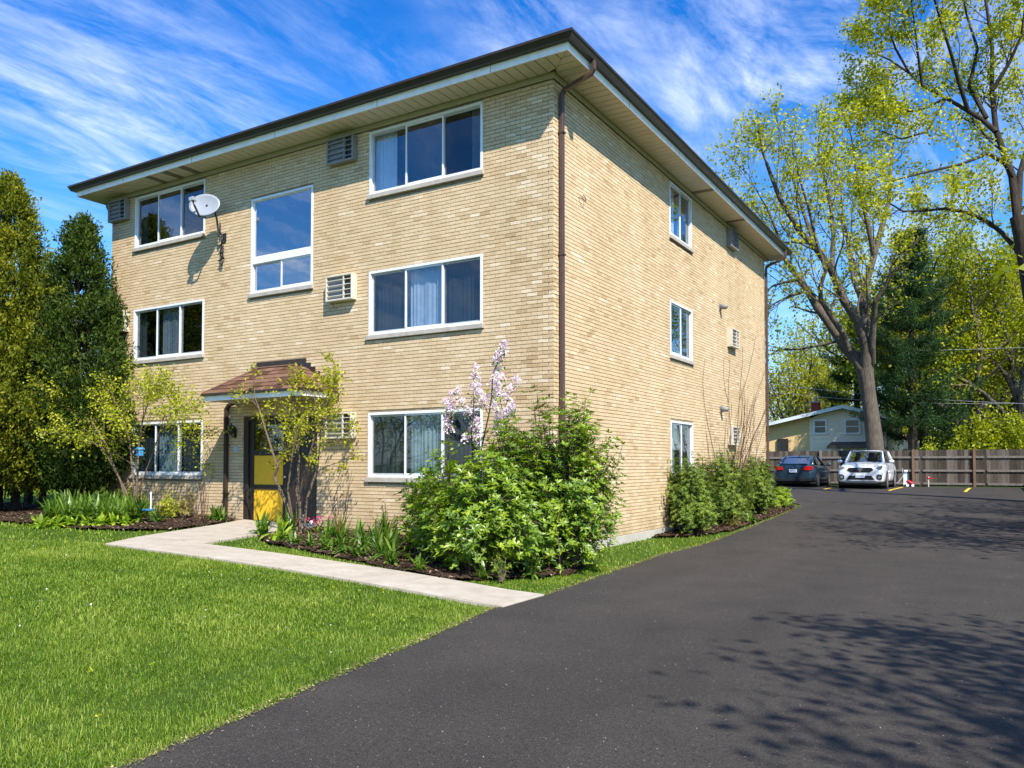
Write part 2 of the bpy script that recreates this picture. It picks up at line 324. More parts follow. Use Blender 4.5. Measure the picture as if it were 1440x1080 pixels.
def strip(x, y0, y1, w, name='parking_line'):
    mb = MB(); ys_ = np.linspace(y0, y1, 9)
    vs = [(x+s*w/2, y, H(x+s*w/2, y)+.005) for y in ys_ for s in (-1, 1)]
    mb.add(vs, [(2*i, 2*i+1, 2*i+3, 2*i+2) for i in range(8)])
    return tag(mb.build(name, M['yellow_line']), kind='structure')
for x in (-5.2, -2.6, .1, 2.55, 5.2): strip(x, 23.4, 28.6, .11)
# concrete walk: slabs with joints
walk = bpy.data.objects.new('walkway', None); COL.objects.link(walk); tag(walk, kind='structure')
def slab(poly):
    MB().prism(poly, lambda x, y: H(x, y)-.09, lambda x, y: H(x, y)+.018).build('slab', M['walk'], walk, bevel=.006)
top = lambda x: -2.97-(1.45-x)/6.1*.36; bot = lambda x: -3.95-(1.38-x)/7.0*.42
js = [1.46, -.1, -1.65, -3.2, -4.64]
for a, b in zip(js[:-1], js[1:]):
    a2 = a-.014 if a < 1.4 else a; b2 = b+.014; n = 4
    xsn = np.linspace(b2, a2, n)
    slab([(x, bot(x)) for x in xsn]+[(x, top(x)) for x in xsn[::-1]])
# branch to the door, cut in pieces along its length
Lft = [(-6.16, -3.38), (-6.5, -2.5), (-6.95, -1.3), (-7.55, -.02)]; Rgt = [(-4.66, -3.30), (-4.95, -2.3), (-5.2, -1.3), (-5.35, -.02)]
for i in range(3):
    e = .008
    slab([(Lft[i][0], Lft[i][1]+e), (Rgt[i][0], Rgt[i][1]+e), (Rgt[i+1][0], Rgt[i+1][1]-e), (Lft[i+1][0], Lft[i+1][1]-e)])
slab([(-5.62, bot(-5.62)), (-4.652, bot(-4.652)), (-4.652, top(-4.652)), (-6.15, top(-6.15))])
BEDL = [(-17, -3.2), (-12, -3.3), (-9.5, -3.4), (-8.2, -3.3), (-7.3, -2.9), (-6.8, -2.3), (-7.1, -1.3), (-7.65, -.02), (-17, -.02)]
BEDR = [(-5.3, -.02), (-5.1, -1.3), (-4.75, -2.1), (-4.1, -2.5), (-2.8, -2.72), (-1.6, -2.95), (-.9, -3.02), (.1, -3.0), (.45, -2.5), (.8, -1.9), (.95, -1.1), (.7, -.1), (.3, .4), (.02, .5), (.02, -.02)]
BEDS = [(.02, 4.2), (.65, 5.2), (.98, 7), (1.02, 10), (.95, 13.8), (.5, 15.3), (.02, 15.5)]
def inside(poly, x, y):
    x = np.asarray(x); y = np.asarray(y); r = np.zeros(x.shape, bool); n = len(poly)
    for i in range(n):
        x1, y1 = poly[i]; x2, y2 = poly[(i+1) % n]
        c = ((y1 > y) != (y2 > y)) & (x < (x2-x1)*(y-y1)/(y2-y1+1e-12)+x1); r ^= c
    return r
def bedsheet(poly, dens):
    xs_ = [p[0] for p in poly]; ys_ = [p[1] for p in poly]
    st = .12; X = np.arange(min(xs_), max(xs_), st); Y = np.arange(min(ys_), max(ys_), st)
    V = []; Fs = []; idx = {}
    r = np.random.default_rng(11)
    def vid(i, j):
        if (i, j) not in idx:
            idx[(i, j)] = len(V); x = X[0]+i*st; y = Y[0]+j*st; V.append((x, y, H(x, y)+.012+r.uniform(-.008, .03)))
        return idx[(i, j)]
    for i in range(len(X)):
        for j in range(len(Y)):
            if inside(poly, X[i]+st/2, Y[j]+st/2): Fs.append((vid(i, j), vid(i+1, j), vid(i+1, j+1), vid(i, j+1)))
    tag(big('mulch_bed', V, Fs, M['mulch']), kind='structure')
    n = int(dens*(max(xs_)-min(xs_))*(max(ys_)-min(ys_))); x = r.uniform(min(xs_), max(xs_), n); y = r.uniform(min(ys_), max(ys_), n); k_ = inside(poly, x, y); x = x[k_]; y = y[k_]
    return x, y
def chips(x, y, seed=2, size=(.015, .05), mat='chip', name='mulch_chips', lift=.03):
    r = np.random.default_rng(seed); n = len(x); L = r.uniform(*size, n); a = r.uniform(0, 2*pi, n); t_ = r.uniform(-.5, .5, n)
    c = np.stack([x, y, hgt(x, y)+lift], 1); d = np.stack([np.cos(a), np.sin(a), t_], 1)*L[:, None]; w = np.stack([-np.sin(a), np.cos(a), r.uniform(-.4, .4, n)], 1)*L[:, None]*.28
    V = np.stack([c-d-w, c+d-w, c+d+w, c-d+w], 1).reshape(-1, 3); Fs = np.arange(4*n).reshape(n, 4)
    return tag(big(name, V, Fs, M[mat], tone=r.random(n)**1.5), kind='stuff')
cx, cy = [], []
for p_, d_ in ((BEDL, 260), (BEDR, 420), (BEDS, 300)):
    a, b = bedsheet(p_, d_); cx.append(a); cy.append(b)
chips(np.concatenate(cx), np.concatenate(cy))
# street strip seen under the evergreens at the left
X0, Y0 = place(20, 44)
st = MB(); P = [place(-500, 30), place(-500, 38), place(200, 60), place(215, 50)]
tag(MB().prism([place(-700, 40), place(190, 47), place(190, 58), place(-900, 52)], lambda x, y: H(x, y)-.1, lambda x, y: H(x, y)+.03).build('street', plain('street_grey', (.25, .29, .34), .8)), kind='structure')

# ------------------------------------------------------------------ apartment building
B = empty('apartment_building', (0, 0, 0), 'three storey buff brick apartment building with flat overhanging eaves and a mustard panelled door', 'apartment building')
LX, RY, ZT = -12.515, 14.24, 8.29
WF = [(-11.576, -8.972), (-4.077, -1.426)]
front_open = [(a, b, 1.392-.09+2.75*k, 2.641+2.75*k) for a, b in WF for k in range(3)]+[(-7.438, -5.59, 5.32-.08, 7.387), (-7.62, -5.44, .3, 2.67)]
side_open = [(5.584, 7.114, 1.392-.09+2.75*k, 2.641+2.75*k) for k in range(3)]
CH, CL = .0677, .213
def brickrows(s0, s1, z0, z1, op, corner, seed):
    out = []; n = int((z1-z0)/CH); r = np.random.default_rng(seed)
    for c in range(n):
        za = z0+c*CH+.005; zb = za+CH-.0108
        lo, hi = s0, s1
        if corner == 'hi' and c % 2: hi = s1-.1
        if corner == 'lo' and c % 2 == 0: lo = s0+.1
        cuts = sorted((a, b) for a, b, p, q in op if za < q-.004 and zb > p+.004)
        segs = []; x = lo
        for a, b in cuts: segs.append((x, a-.006)); x = b+.006
        segs.append((x, hi))
        off = hi if corner == 'hi' else lo
        ph = (.5*CL if c % 2 else 0) if corner is None else 0
        ph += r.integers(0, 3)*CL/6*.0
        for a, b in segs:
            if b-a < .02: continue
            k0 = math.floor((a-off-ph)/CL)
            k_ = k0
            while off+ph+k_*CL < b:
                p = max(a, off+ph+k_*CL+.004); q = min(b, off+ph+(k_+1)*CL-.004); k_ += 1
                if q-p > .015: out.append((p, q, za, zb))
    return np.array(out)
bf = brickrows(LX, 0, .25, 8.2, front_open, 'hi', 1); bs = brickrows(0, RY, .25, 8.2, side_open, 'lo', 2)
def scr(x, y, z):
    d = np.stack([x-CAM[0], y-CAM[1]], -1); f = d@FWD; return 720+1132*(d@RGT)/f, 652-1132*(z-1.65)/f
def area(b, side):
    c = (b[:, 0]*0, b[:, 0]) if side else (b[:, 0], b[:, 0]*0); c2 = (b[:, 1]*0, b[:, 1]) if side else (b[:, 1], b[:, 1]*0)
    u0, v0 = scr(*c, b[:, 2]); u1, _ = scr(*c2, b[:, 2]); _, v1 = scr(*c, b[:, 3]); a = abs(u1-u0)*abs(v1-v0)
    a[(b[:, 2] < 2.5) | (v0 < 0)] = 0; return a
A_ = np.concatenate([area(bf, 0), area(bs, 1)]); order = np.argsort(-A_)[:300]; single = set(order.tolist())
wallF = MB(); wallS = MB()
def core(op, s0, s1, z0, z1, emit):
    ss = sorted({s0, s1, *[o[0] for o in op], *[o[1] for o in op]}); zz = sorted({z0, z1, *[max(o[2], z0) for o in op], *[o[3] for o in op]})
    for a, b in zip(ss[:-1], ss[1:]):
        run = None
        for c, d in zip(zz[:-1], zz[1:]):
            m_ = ((a+b)/2, (c+d)/2); hole = any(o[0] < m_[0] < o[1] and o[2] < m_[1] < o[3] for o in op)
            if hole:
                if run: emit(a, b, *run); run = None
            else: run = (run[0], d) if run else (c, d)
        if run: emit(a, b, *run)
core(front_open, LX+.01, -.012, .2, ZT, lambda a, b, c, d: wallF.box(a, b, .008, .28, c, d))
core(side_open, .30, RY-.01, .2, ZT, lambda a, b, c, d: wallS.box(-.28, -.008, a, b, c, d)); wallS.box(-.28, -.0082, .281, .299, .2, ZT)
wf = wallF.build('front_wall', M['mortar'], B); ws = wallS.build('side_wall', M['mortar'], B)
rw = MB().box(LX, LX+.28, .3, RY, 0, ZT).box(LX+.281, -.3, RY-.28, RY, 0, ZT).build('rear_wall', M['brick'], B)
br = np.random.default_rng(9); shared = {}
def boxes(b, side, jit):
    n = len(b); o = jit; D = .09
    s0, s1, z0, z1 = b.T
    V = np.zeros((n, 8, 3)); q = 0
    for zz in (z0, z1):
        for dd in (-o, np.full(n, D)):
            for ss in (s0, s1):
                V[:, q] = np.stack([-dd, ss, zz], 1) if side else np.stack([ss, dd, zz], 1); q += 1
    f = np.array([(0, 1, 5, 4), (4, 5, 7, 6), (0, 2, 3, 1), (0, 4, 6, 2), (1, 3, 7, 5)])
    if side: f = f[:, ::-1]
    return V.reshape(-1, 3), (f[None]+8*np.arange(n)[:, None, None]).reshape(-1, 4)
for b, side, par, base in ((bf, 0, wf, 0), (bs, 1, ws, len(bf))):
    jit = np.abs(br.normal(0, .0022, len(b)))
    keep = np.array([i for i in range(len(b)) if base+i not in single])
    V, Fs = boxes(b[keep], side, jit[keep]); tn = np.clip(br.normal(.5, .19, len(keep)), .01, 1)
    tag(big('bricks', V, Fs, M['brick'], par, tone=np.repeat(tn, 5)), kind='stuff')
    for i in [i for i in range(len(b)) if base+i in single]:
        s0, s1, z0, z1 = b[i]; w = round(s1-s0, 3); key = (w, side)
        if key not in shared:
            mb = MB(); h = (CH-.0108)/2; D = .09
            if side: mb.box(-D, 0, -w/2, w/2, -h, h)
            else: mb.box(-w/2, w/2, 0, D, -h, h)
            me = bpy.data.meshes.new('brick'); me.from_pydata(mb.v, [], mb.f); me.materials.append(M['brick']); shared[key] = me
        o = bpy.data.objects.new('brick', shared[key]); COL.objects.link(o); o.parent = par
        o.location = (jit[i], (s0+s1)/2, (z0+z1)/2) if side else ((s0+s1)/2, -jit[i], (z0+z1)/2)
# foundation
fd = MB(); fd.box(LX-.012, .012, -.012, .27, -.5, .245).box(-.27, .0125, .271, RY+.012, -.5, .245); fd.build('foundation', M['concrete_found'], B, bevel=.008)

def ring(prof, name, m, parent=B, closed=False):     # profile of (outset, z) swept round the eaves
    V = []; Fs = []
    for o, z in prof: V += [(LX-o, -o, z), (o, -o, z), (o, RY+o, z), (LX-o, RY+o, z)]
    n = len(prof)
    for i in range(n if closed else n-1):
        j = (i+1) % n
        for c in range(4):
            d = (c+1) % 4; Fs.append((i*4+c, i*4+d, j*4+d, j*4+c))
    return MB().add(V, Fs).build(name, m, parent)
OV = .58
ring([(.012, 8.185), (.03, 8.185), (.03, 8.287), (.002, 8.287)], 'eaves_trim', M['trim'], closed=True)
ring([(OV-.02, 8.27), (OV, 8.27), (OV, 8.40), (OV-.02, 8.40)], 'fascia', M['white_paint'], closed=True)
ring([(OV+.002, 8.401), (OV+.10, 8.401), (OV+.115, 8.43), (OV+.13, 8.46), (OV+.15, 8.485), (OV+.15, 8.525), (OV+.135, 8.53), (OV+.13, 8.50), (OV+.02, 8.47), (OV+.002, 8.47)], 'gutter', M['bronze'], closed=True)
ring([(OV-.03, 8.40), (OV+.03, 8.475), (OV+.03, 8.53), (OV+.0, 8.545), (-1.0, 8.80)], 'roof_edge', M['bronze'])
rf = MB(); o = -.9; rf.add([(LX-o, -o, 8.78), (o, -o, 8.78), (o, RY+o, 8.78), (LX-o, RY+o, 8.78), (LX/2, 6, 9.5), (LX/2, RY-6, 9.5)], [(0, 1, 4), (1, 2, 5, 4), (2, 3, 5), (3, 0, 4, 5)]); rf.build('roof', M['roof_top'], B)
MB().box(LX+.3, -.3, .3, RY-.3, 8.1, 8.2).build('ceiling_deck', M['dark_recess'], B)
# fascia seams
for x in (-11.2, -8.7, -6.1, -3.4, -.9): MB().box(x, x+.012, -OV-.004, -OV, 8.268, 8.402).build('fascia_seam', M['trim'], B)
for y in (1.9, 4.6, 7.3, 10, 12.6): MB().box(OV, OV+.004, y, y+.012, 8.268, 8.402).build('fascia_seam', M['trim'], B)
# soffit boards, mitred at the corner
SW = .2; brownF = (-10.4, -9.8, -9.2); brownS = (7.2, 9.9)
def board(poly, m):
    MB().prism(poly, 8.292, 8.305).build('soffit_board', m, B)
x = LX-OV+.02
while x < OV-.03:
    a, b = x+.008, x+SW-.008; b = min(b, OV-.021); x += SW
    ya = -max(a, 0.0)-.002; yb = -max(b, 0.0)-.002
    m_ = M['soffit_brown'] if any(a < q+.01 <= a+SW for q in brownF) else M['soffit']
    board([(a, -OV+.02), (b, -OV+.02), (b, min(yb, -.031)), (a, min(ya, -.031))], m_)
y = -OV+.022
while y < RY+OV-.03:
    a, b = y+.008, y+SW-.008; y += SW
    xa = max(-a, .031)+.002; xb = max(-b, .031)+.002
    m_ = M['soffit_brown'] if any(a < q+.01 <= a+SW for q in brownS) else M['soffit']
    board([(xa, a), (OV-.02, a), (OV-.02, b), (xb, b)], m_)
MB().box(LX-OV+.02, LX-.031, -.03, RY, 8.292, 8.305).box(LX, .0, RY+.031, RY+OV-.02, 8.292, 8.305).build('soffit_panel', M['soffit'], B)
MB().box(LX-OV+.02, OV-.02, -OV+.02, RY+OV-.02, 8.32, 8.34).build('soffit_backing', M['ac_dark'], B)
MB().tube([(.03, -.03, 8.288), (OV-.03, -OV+.03, 8.288)], .006, 5).build('mitre_strip', M['trim'], B)

# windows -----------------------------------------------------------
def frame(mb, x0, x1, z0, z1, w, y0, y1):
    mb.box(x0, x1, y0, y1, z0, z0+w).box(x0, x1, y0, y1, z1-w, z1).box(x0, x0+w, y0, y1, z0+w, z1-w).box(x1-w, x1, y0, y1, z0+w, z1-w); return mb
def curtain(par, x0, x1, z0, z1, m, y=.16, amp=.022, per=.09, thick=None):
    n = int((x1-x0)/.015)+2; r = random.random()*6; vs = []
    for i in range(n):
        x_ = x0+(x1-x0)*i/(n-1); yy = y+amp*(.65+.5*sin(x_*5.3+r*3))*sin(2*pi*x_/per*(1+.15*sin(r))+r+1.6*sin(x_*6.1+r))+.45*amp*sin(23*x_+r)
        vs += [(x_, yy, z0), (x_, yy, z1)]
    MB().add(vs, [(2*i, 2*i+2, 2*i+3, 2*i+1) for i in range(n-1)]).build('curtain', m, par, smooth=True)
def window(face, s0, s1, z0, z1, cols, cur, kind='slider'):
    w = s1-s0; h = z1-z0; F = .05
    fr = frame(MB(), 0, w, 0, h, F, -.012, .10)
    if kind == 'stair':
        fr.box(F, w-F, -.010, .095, .64, .79)
    o = fr.build('window', M['white_frame'], B, bevel=.004)
    o.location = (s0, 0, z0) if face == 'front' else (0, s0, z0); o.rotation_euler = (0, 0, 0 if face == 'front' else pi/2)
    MB().box(-.04, w+.03, -.055, .10, -.088, -.004).build('sill', M['sill_stone'], o, bevel=.006)
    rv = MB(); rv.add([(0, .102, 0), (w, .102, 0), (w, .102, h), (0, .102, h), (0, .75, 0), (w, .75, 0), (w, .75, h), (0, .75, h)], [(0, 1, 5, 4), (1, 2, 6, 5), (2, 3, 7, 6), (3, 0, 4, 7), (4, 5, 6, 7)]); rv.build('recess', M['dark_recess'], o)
    def panel(x0, x1, a, b, y, m, g, wd=.032):
        frame(MB(), x0, x1, a, b, wd, y, y+.028).build('sash', m, o, bevel=.002)
        MB().box(x0+wd, x1-wd, y+.012, y+.017, a+wd, b-wd).build('pane', M[g], o)
    if kind == 'stair':
        panel(F, w-F, .79, h-F, .03, M['white_frame'], 'stair_glass', .02)
        panel(F, w/2+.02, F, .64, .045, M['sash_grey'], 'stair_glass'); panel(w/2-.02, w-F, F, .64, .012, M['white_frame'], 'stair_glass')
    else:
        n = cols; xs_ = np.linspace(F, w-F, n+1)
        for i in range(n):
            frontp = (i == 1) if n == 3 else (i == 0)
            g = 'window_glass' if frontp else 'screen_glass'
            if kind == 'clearleft' and i == 0: g = 'window_glass'
            panel(xs_[i]-(.02 if frontp and i else 0), xs_[i+1]+(.02 if frontp else 0), F, h-F, .012 if frontp else .047, M['white_frame'] if frontp else M['sash_grey'], g)
    for a, b, m in cur: curtain(o, .03+a*(w-.06), .03+b*(w-.06), .02, h-.02, M[m])
    return o
z = lambda k: 1.392+2.75*k; zt = lambda k: 2.641+2.75*k
window('front', *WF[1], z(2), zt(2), 3, [(0, .2, 'curtain_white'), (.88, 1, 'curtain_white')], 'clearleft')
window('front', *WF[1], z(1), zt(1), 3, [(.02, .3, 'curtain_grey'), (.34, .66, 'sheer'), (.68, 1, 'curtain_grey')])
window('front', *WF[1], z(0), zt(0), 3, [(0, .28, 'curtain_teal'), (.34, .62, 'curtain_teal'), (.66, .98, 'curtain_grey')])
window('front', *WF[0], z(2), zt(2), 3, [(0, .10, 'curtain_teal')])
window('front', *WF[0], z(1), zt(1), 3, [(0, .12, 'curtain_teal'), (.34, .62, 'curtain_grey')])
window('front', *WF[0], z(0), zt(0), 3, [(0, .3, 'curtain_teal'), (.33, .65, 'curtain_teal'), (.67, 1, 'curtain_teal')])
window('front', -7.438, -5.59, 5.32, 7.387, 1, [], 'stair')
window('side', 5.584, 7.114, z(2), zt(2), 2, [(0, .45, 'curtain_white'), (.55, 1, 'curtain_grey')])
window('side', 5.584, 7.114, z(1), zt(1), 2, [(.55, 1, 'curtain_green'), (0, .1, 'curtain_white')])
window('side', 5.584, 7.114, z(0), zt(0), 2, [(0, .4, 'curtain_teal'), (.85, 1, 'curtain_grey')])

# door --------------------------------------------------------------
dx0, dx1, dz0, dz1 = -7.62, -5.44, .40, 2.67
D_ = MB(); D_.box(dx0, dx0+.13, .01, .14, dz0, dz1).box(dx1-.08, dx1, .01, .14, dz0, dz1).box(dx0+.13, dx1-.08, .01, .14, dz1-.09, dz1)
door = D_.build('door', M['door_brown'], B, bevel=.006)
lf = MB(); yx0, yx1 = -7.36, -6.47
lf.box(-7.48, yx0, .06, .10, .43, 2.575).box(yx1, -6.39, .06, .10, .43, 2.575)
for a, b in ((.43, .455), (1.108, 1.21), (1.832, 1.93), (2.50, 2.575)): lf.box(yx0, yx1, .06, .10, a, b)
lf.build('door_leaf', M['door_brown'], door, bevel=.005)
MB().box(yx0, yx1, .078, .092, .455, 1.108).build('door_panel', M['door_yellow'], door); MB().box(yx0, yx1, .078, .092, 1.21, 1.832).build('door_panel', M['door_yellow'], door)
MB().box(yx0, yx1, .082, .088, 1.93, 2.50).build('pane', M['window_glass'], door)
MB().box(yx0, yx1, .5, .52, 1.7, 2.6).build('recess', M['dark_recess'], door)
MB().box(-6.385, -5.98, .055, .10, .43, 2.575).box(-5.965, -5.525, .055, .10, .43, 2.575).build('side_leaf', M['door_brown'], door, bevel=.006)
MB().tube([(-6.43, .06, 1.37), (-6.43, .01, 1.37), (-6.36, .0, 1.38)], .014, 8).ball((-6.33, 0, 1.385), .03).build('handle', M['chrome'], door, smooth=True)
for q in (-7.17, -6.98, -6.87, -6.83): MB().box(q, q+.018, .055, .06, 1.872, 1.895).build('bolt', M['chrome'], door)
MB().box(dx0-.02, dx1+.02, -.05, .13, .22, .44).build('doorstep', M['concrete_found'], B, bevel=.01)

# canopy ------------------------------------------------------------
Cn = bpy.data.objects.new('canopy', None); COL.objects.link(Cn); Cn.parent = B
ex0, ex1, ey, ez = -7.72, -4.85, -1.0, 3.07
cm = MB(); cm.box(ex0+.05, ex1-.05, ey+.05, -.012, 2.96, 2.975); cm.build('canopy_soffit', M['trim'], Cn)
cm = MB(); cm.box(ex0+.03, ex1-.03, ey+.03, ey+.05, 2.95, 3.05).box(ex0+.03, ex0+.05, ey+.051, -.012, 2.95, 3.05).box(ex1-.05, ex1-.03, ey+.051, -.012, 2.95, 3.05).build('canopy_fascia', M['white_paint'], Cn)
cm = MB(); cm.box(ex0-.03, ex1+.03, ey-.03, ey+.04, 3.052, 3.10).box(ex0-.03, ex0+.03, ey+.041, -.012, 3.052, 3.10).box(ex1-.03, ex1+.03, ey+.041, -.012, 3.052, 3.10).build('canopy_gutter', M['bronze'], Cn, bevel=.006)
r0 = np.array([-6.85, -.3, 3.63]); r1 = np.array([-5.75, -.3, 3.63]); e0 = np.array([ex0, ey, 3.085]); e1 = np.array([ex1, ey, 3.085]); w0 = np.array([ex0, -.012, 3.085]); w1 = np.array([ex1, -.012, 3.085]); t0 = np.array([-6.85, -.012, 3.63]); t1 = np.array([-5.75, -.012, 3.63])
MB().add([e0, e1, r1, r0, w0, w1, t0, t1], [(0, 1, 2, 3), (4, 0, 3, 6), (1, 5, 7, 2), (3, 2, 7, 6)]).build('canopy_deck', M['roof_top'], Cn)
def shingles(a0, a1, b0, b1, n, tab):                 # a = eave line, b = top line
    nrm = np.cross(a1-a0, b0-a0); nrm /= np.linalg.norm(nrm)
    if nrm[2] < 0: nrm = -nrm
    for i in range(n):
        t0_, t1_ = i/n, min(1, (i+1.25)/n)
        L0 = a0+(b0-a0)*t0_; R0 = a1+(b1-a1)*t0_; L1 = a0+(b0-a0)*t1_; R1 = a1+(b1-a1)*t1_
        k_ = max(1, round(np.linalg.norm(R0-L0)/tab)); o_ = .5/k_ if i % 2 else 0
        cuts = [0]+[c for c in [(j+1)/k_-o_ for j in range(k_)] if .02 < c < .98]+[1]
        for c, d in zip(cuts[:-1], cuts[1:]):
            g_ = .006/np.linalg.norm(R0-L0); c += g_; d -= g_
            lift = random.uniform(.0, .004)
            q = [L0+(R0-L0)*c, L0+(R0-L0)*d, L1+(R1-L1)*d, L1+(R1-L1)*c]
            lo = [q[0]+nrm*(.006+lift), q[1]+nrm*(.006+lift), q[2]+nrm*.001, q[3]+nrm*.001]; hi = [q[0]+nrm*(.02+lift), q[1]+nrm*(.02+lift), q[2]+nrm*.006, q[3]+nrm*.006]
            MB().add(lo+hi, [(3, 2, 1, 0), (4, 5, 6, 7), (0, 1, 5, 4), (1, 2, 6, 5), (2, 3, 7, 6), (3, 0, 4, 7)]).build('shingle', M['shingle'], Cn)
shingles(e0, e1, r0, r1, 6, .27); shingles(w0, e0, t0, r0, 6, .27); shingles(e1, w1, r1, t1, 6, .27)
MB().tube([e0+[0, 0, .02], r0+[0, 0, .02], r1+[0, 0, .02], e1+[0, 0, .02]], .022, 5).build('ridge_cap', M['shingle'], Cn)
fl = MB(); fl.box(-7.2, -5.75, -.035, -.001, 3.60, 3.82)
for i in range(7):
    a = -5.745+.13*i; tz = 3.72-.095*i; fl.box(a, a+.126, -.035, -.001, tz-.24, tz)
for i in range(5):
    a = -7.205-.155*(i+1); tz = 3.72-.095*i; fl.box(a, a+.15, -.035, -.001, tz-.24, tz)
fl.build('flashing', M['bronze'], Cn)

# downspouts --------------------------------------------------------
def spout(pts, bands, m='bronze_light'):
    o = MB().sweep(pts, .085, .065).build('downspout', M[m], B, bevel=.008)
    for (x_, y_, z_) in bands: MB().box(x_-.052, x_+.052, y_-.052, y_+.052, z_, z_+.03).build('downspout_band', M[m], o)
spout([(.66, .2, 8.41), (.66, .2, 8.27), (.62, .2, 8.20), (.11, .2, 8.04), (.06, .2, 7.97), (.06, .2, 7.7), (.06, .2, .15)], [(.06, .2, 7.3), (.06, .2, 5.2), (.06, .2, 2.6)])
spout([(.66, RY-.03, 8.41), (.66, RY-.03, 8.22), (.6, RY-.03, 8.14), (.12, RY-.03, 7.98), (.06, RY-.03, 7.9), (.06, RY-.03, 7.7), (.06, RY-.03, .2)], [(.06, RY-.03, 5.5), (.06, RY-.03, 2.6)])
spout([(-7.76, -.12, 3.06), (-7.76, -.1, 2.98), (-8.02, -.07, 2.93), (-8.1, -.065, 2.85), (-8.1, -.065, 2.5), (-8.1, -.065, .42)], [(-8.1, -.065, 2.05), (-8.1, -.065, 1.0)], 'bronze')
spout([(LX-.6, .25, 8.41), (LX-.6, .25, 8.25), (LX-.5, .25, 8.1), (LX-.1, .25, 7.95), (LX-.06, .25, 7.8), (LX-.06, .25, .4)], [])

# wall-mounted things -------------------------------------------------
def ac(loc, rz, label):
    w, h, p = .70, .51, .15
    o = empty('air_conditioner', loc, label, 'air conditioner', 'through-wall air conditioners', rz)
    hs = MB(); hs.box(0, w, -p, .1, 0, .035).box(0, w, -p, .1, h-.03, h).box(0, .03, -p, .1, .035, h-.03).box(w-.03, w, -p, .1, .035, h-.03)
    shade = 'ac_shade_vent_grey' if 'cream' not in label else 'ac_cream'  # units under the eaves get the tone darkened for eave shade
    hs.build('housing', M[shade], o, bevel=.006)
    MB().box(.03, .46, -p+.05, -p+.06, .035, h-.03).build('coil', M['ac_mesh'], o)
    MB().box(.48, w-.03, -p+.07, -p+.08, .035, h-.03).build('fan_opening', M['ac_dark'], o)
    MB().box(.46, .48, -p+.004, -p+.05, .036, h-.031).build('mullion', M[shade], o)
    for k in range(1, 5): MB().box(.031, w-.031, -p+.008, -p+.03, h*k/5-.008, h*k/5+.006).build('slat', M[shade], o)
    return o
ac((-5.09, 0, 7.64), 0, 'through-wall air conditioner, eave shade in its grey colour, beside the top right front window')
ac((-5.09, 0, 4.88), 0, 'cream through-wall air conditioner left of the middle right front window')
ac((-5.09, 0, 2.15), 0, 'cream through-wall air conditioner behind the small tree right of the door')
ac((-12.48, 0, 7.64), 0, 'through-wall air conditioner at the far left corner, eave shade in its grey colour')
ac((-12.46, 0, 4.88), 0, 'cream air conditioner at the left corner half hidden by the evergreens')
ac((0, 10.05, 7.66), pi/2, 'through-wall air conditioner high on the sunlit side wall, eave shade in its grey colour')
ac((0, 10.05, 4.88), pi/2, 'cream air conditioner halfway up the sunlit side wall')
ac((0, 10.05, 2.17), pi/2, 'cream air conditioner low on the side wall behind the bare stems')
for zz, lb in ((5.86, 'small grey vent hood on the side wall, upper one'), (3.11, 'small grey vent hood on the side wall, lower one above the bare stems')):
    o = empty('vent_hood', (0, 9.38, zz), lb, 'vent')
    MB().box(0, .02, -.09, .09, -.09, .09).build('back_plate', M['ac_shade_vent_grey'], o, bevel=.004)
    MB().tube([(.02, 0, 0), (.16, 0, -.0), (.2, 0, -.03)], [.075, .07, .055], 12).build('hood', M['ac_shade_vent_grey'], o, smooth=True)
o = empty('wall_hook', (0, .95, 6.42), 'small rusty wire hook on the side wall beside the corner downspout', 'hook')
MB().tube([(0, 0, 0), (.06, .02, -.02), (.08, .12, -.05), (.06, .16, .03), (.03, .12, .08)], .007, 5).build('wire', M['black_metal'], o)
# sconce and plaque
o = empty('wall_lantern', (-7.87, 0, 2.2), 'black wall lantern on the brick left of the door', 'lantern')
MB().box(-.04, .04, -.02, 0, .02, .22).build('back_plate', M['black_metal'], o)
MB().tube([(0, -.02, .08), (0, -.09, .04), (0, -.12, .1)], .012, 6).build('arm', M['black_metal'], o)
MB().add([(-.045, -.165, .1), (.045, -.165, .1), (.045, -.075, .1), (-.045, -.075, .1), (-.07, -.19, .24), (.07, -.19, .24), (.07, -.05, .24), (-.07, -.05, .24), (0, -.12, .32)], [(3, 2, 1, 0), (0, 1, 5, 4), (1, 2, 6, 5), (2, 3, 7, 6), (3, 0, 4, 7), (4, 5, 8), (5, 6, 8), (6, 7, 8), (7, 4, 8)]).build('lamp_housing', M['black_metal'], o)
MB().tube([(0, -.12, .31), (0, -.12, .35)], .012, 6).build('finial', M['black_metal'], o)
o = MB().add([(-.055, -.02, -.06), (.055, -.02, -.06), (.055, -.02, .04), (0, -.02, .085), (-.055, -.02, .04), (-.055, 0, -.06), (.055, 0, -.06), (.055, 0, .04), (0, 0, .085), (-.055, 0, .04)], [(0, 1, 2, 3, 4), (9, 8, 7, 6, 5), (0, 5, 6, 1), (1, 6, 7, 2), (2, 7, 8, 3), (3, 8, 9, 4), (4, 9, 5, 0)]).build('plaque', M['plaque'], loc=(-7.84, 0, 1.97))
tag(o, 'small pale blue house-shaped plaque below the lantern beside the door', 'plaque')
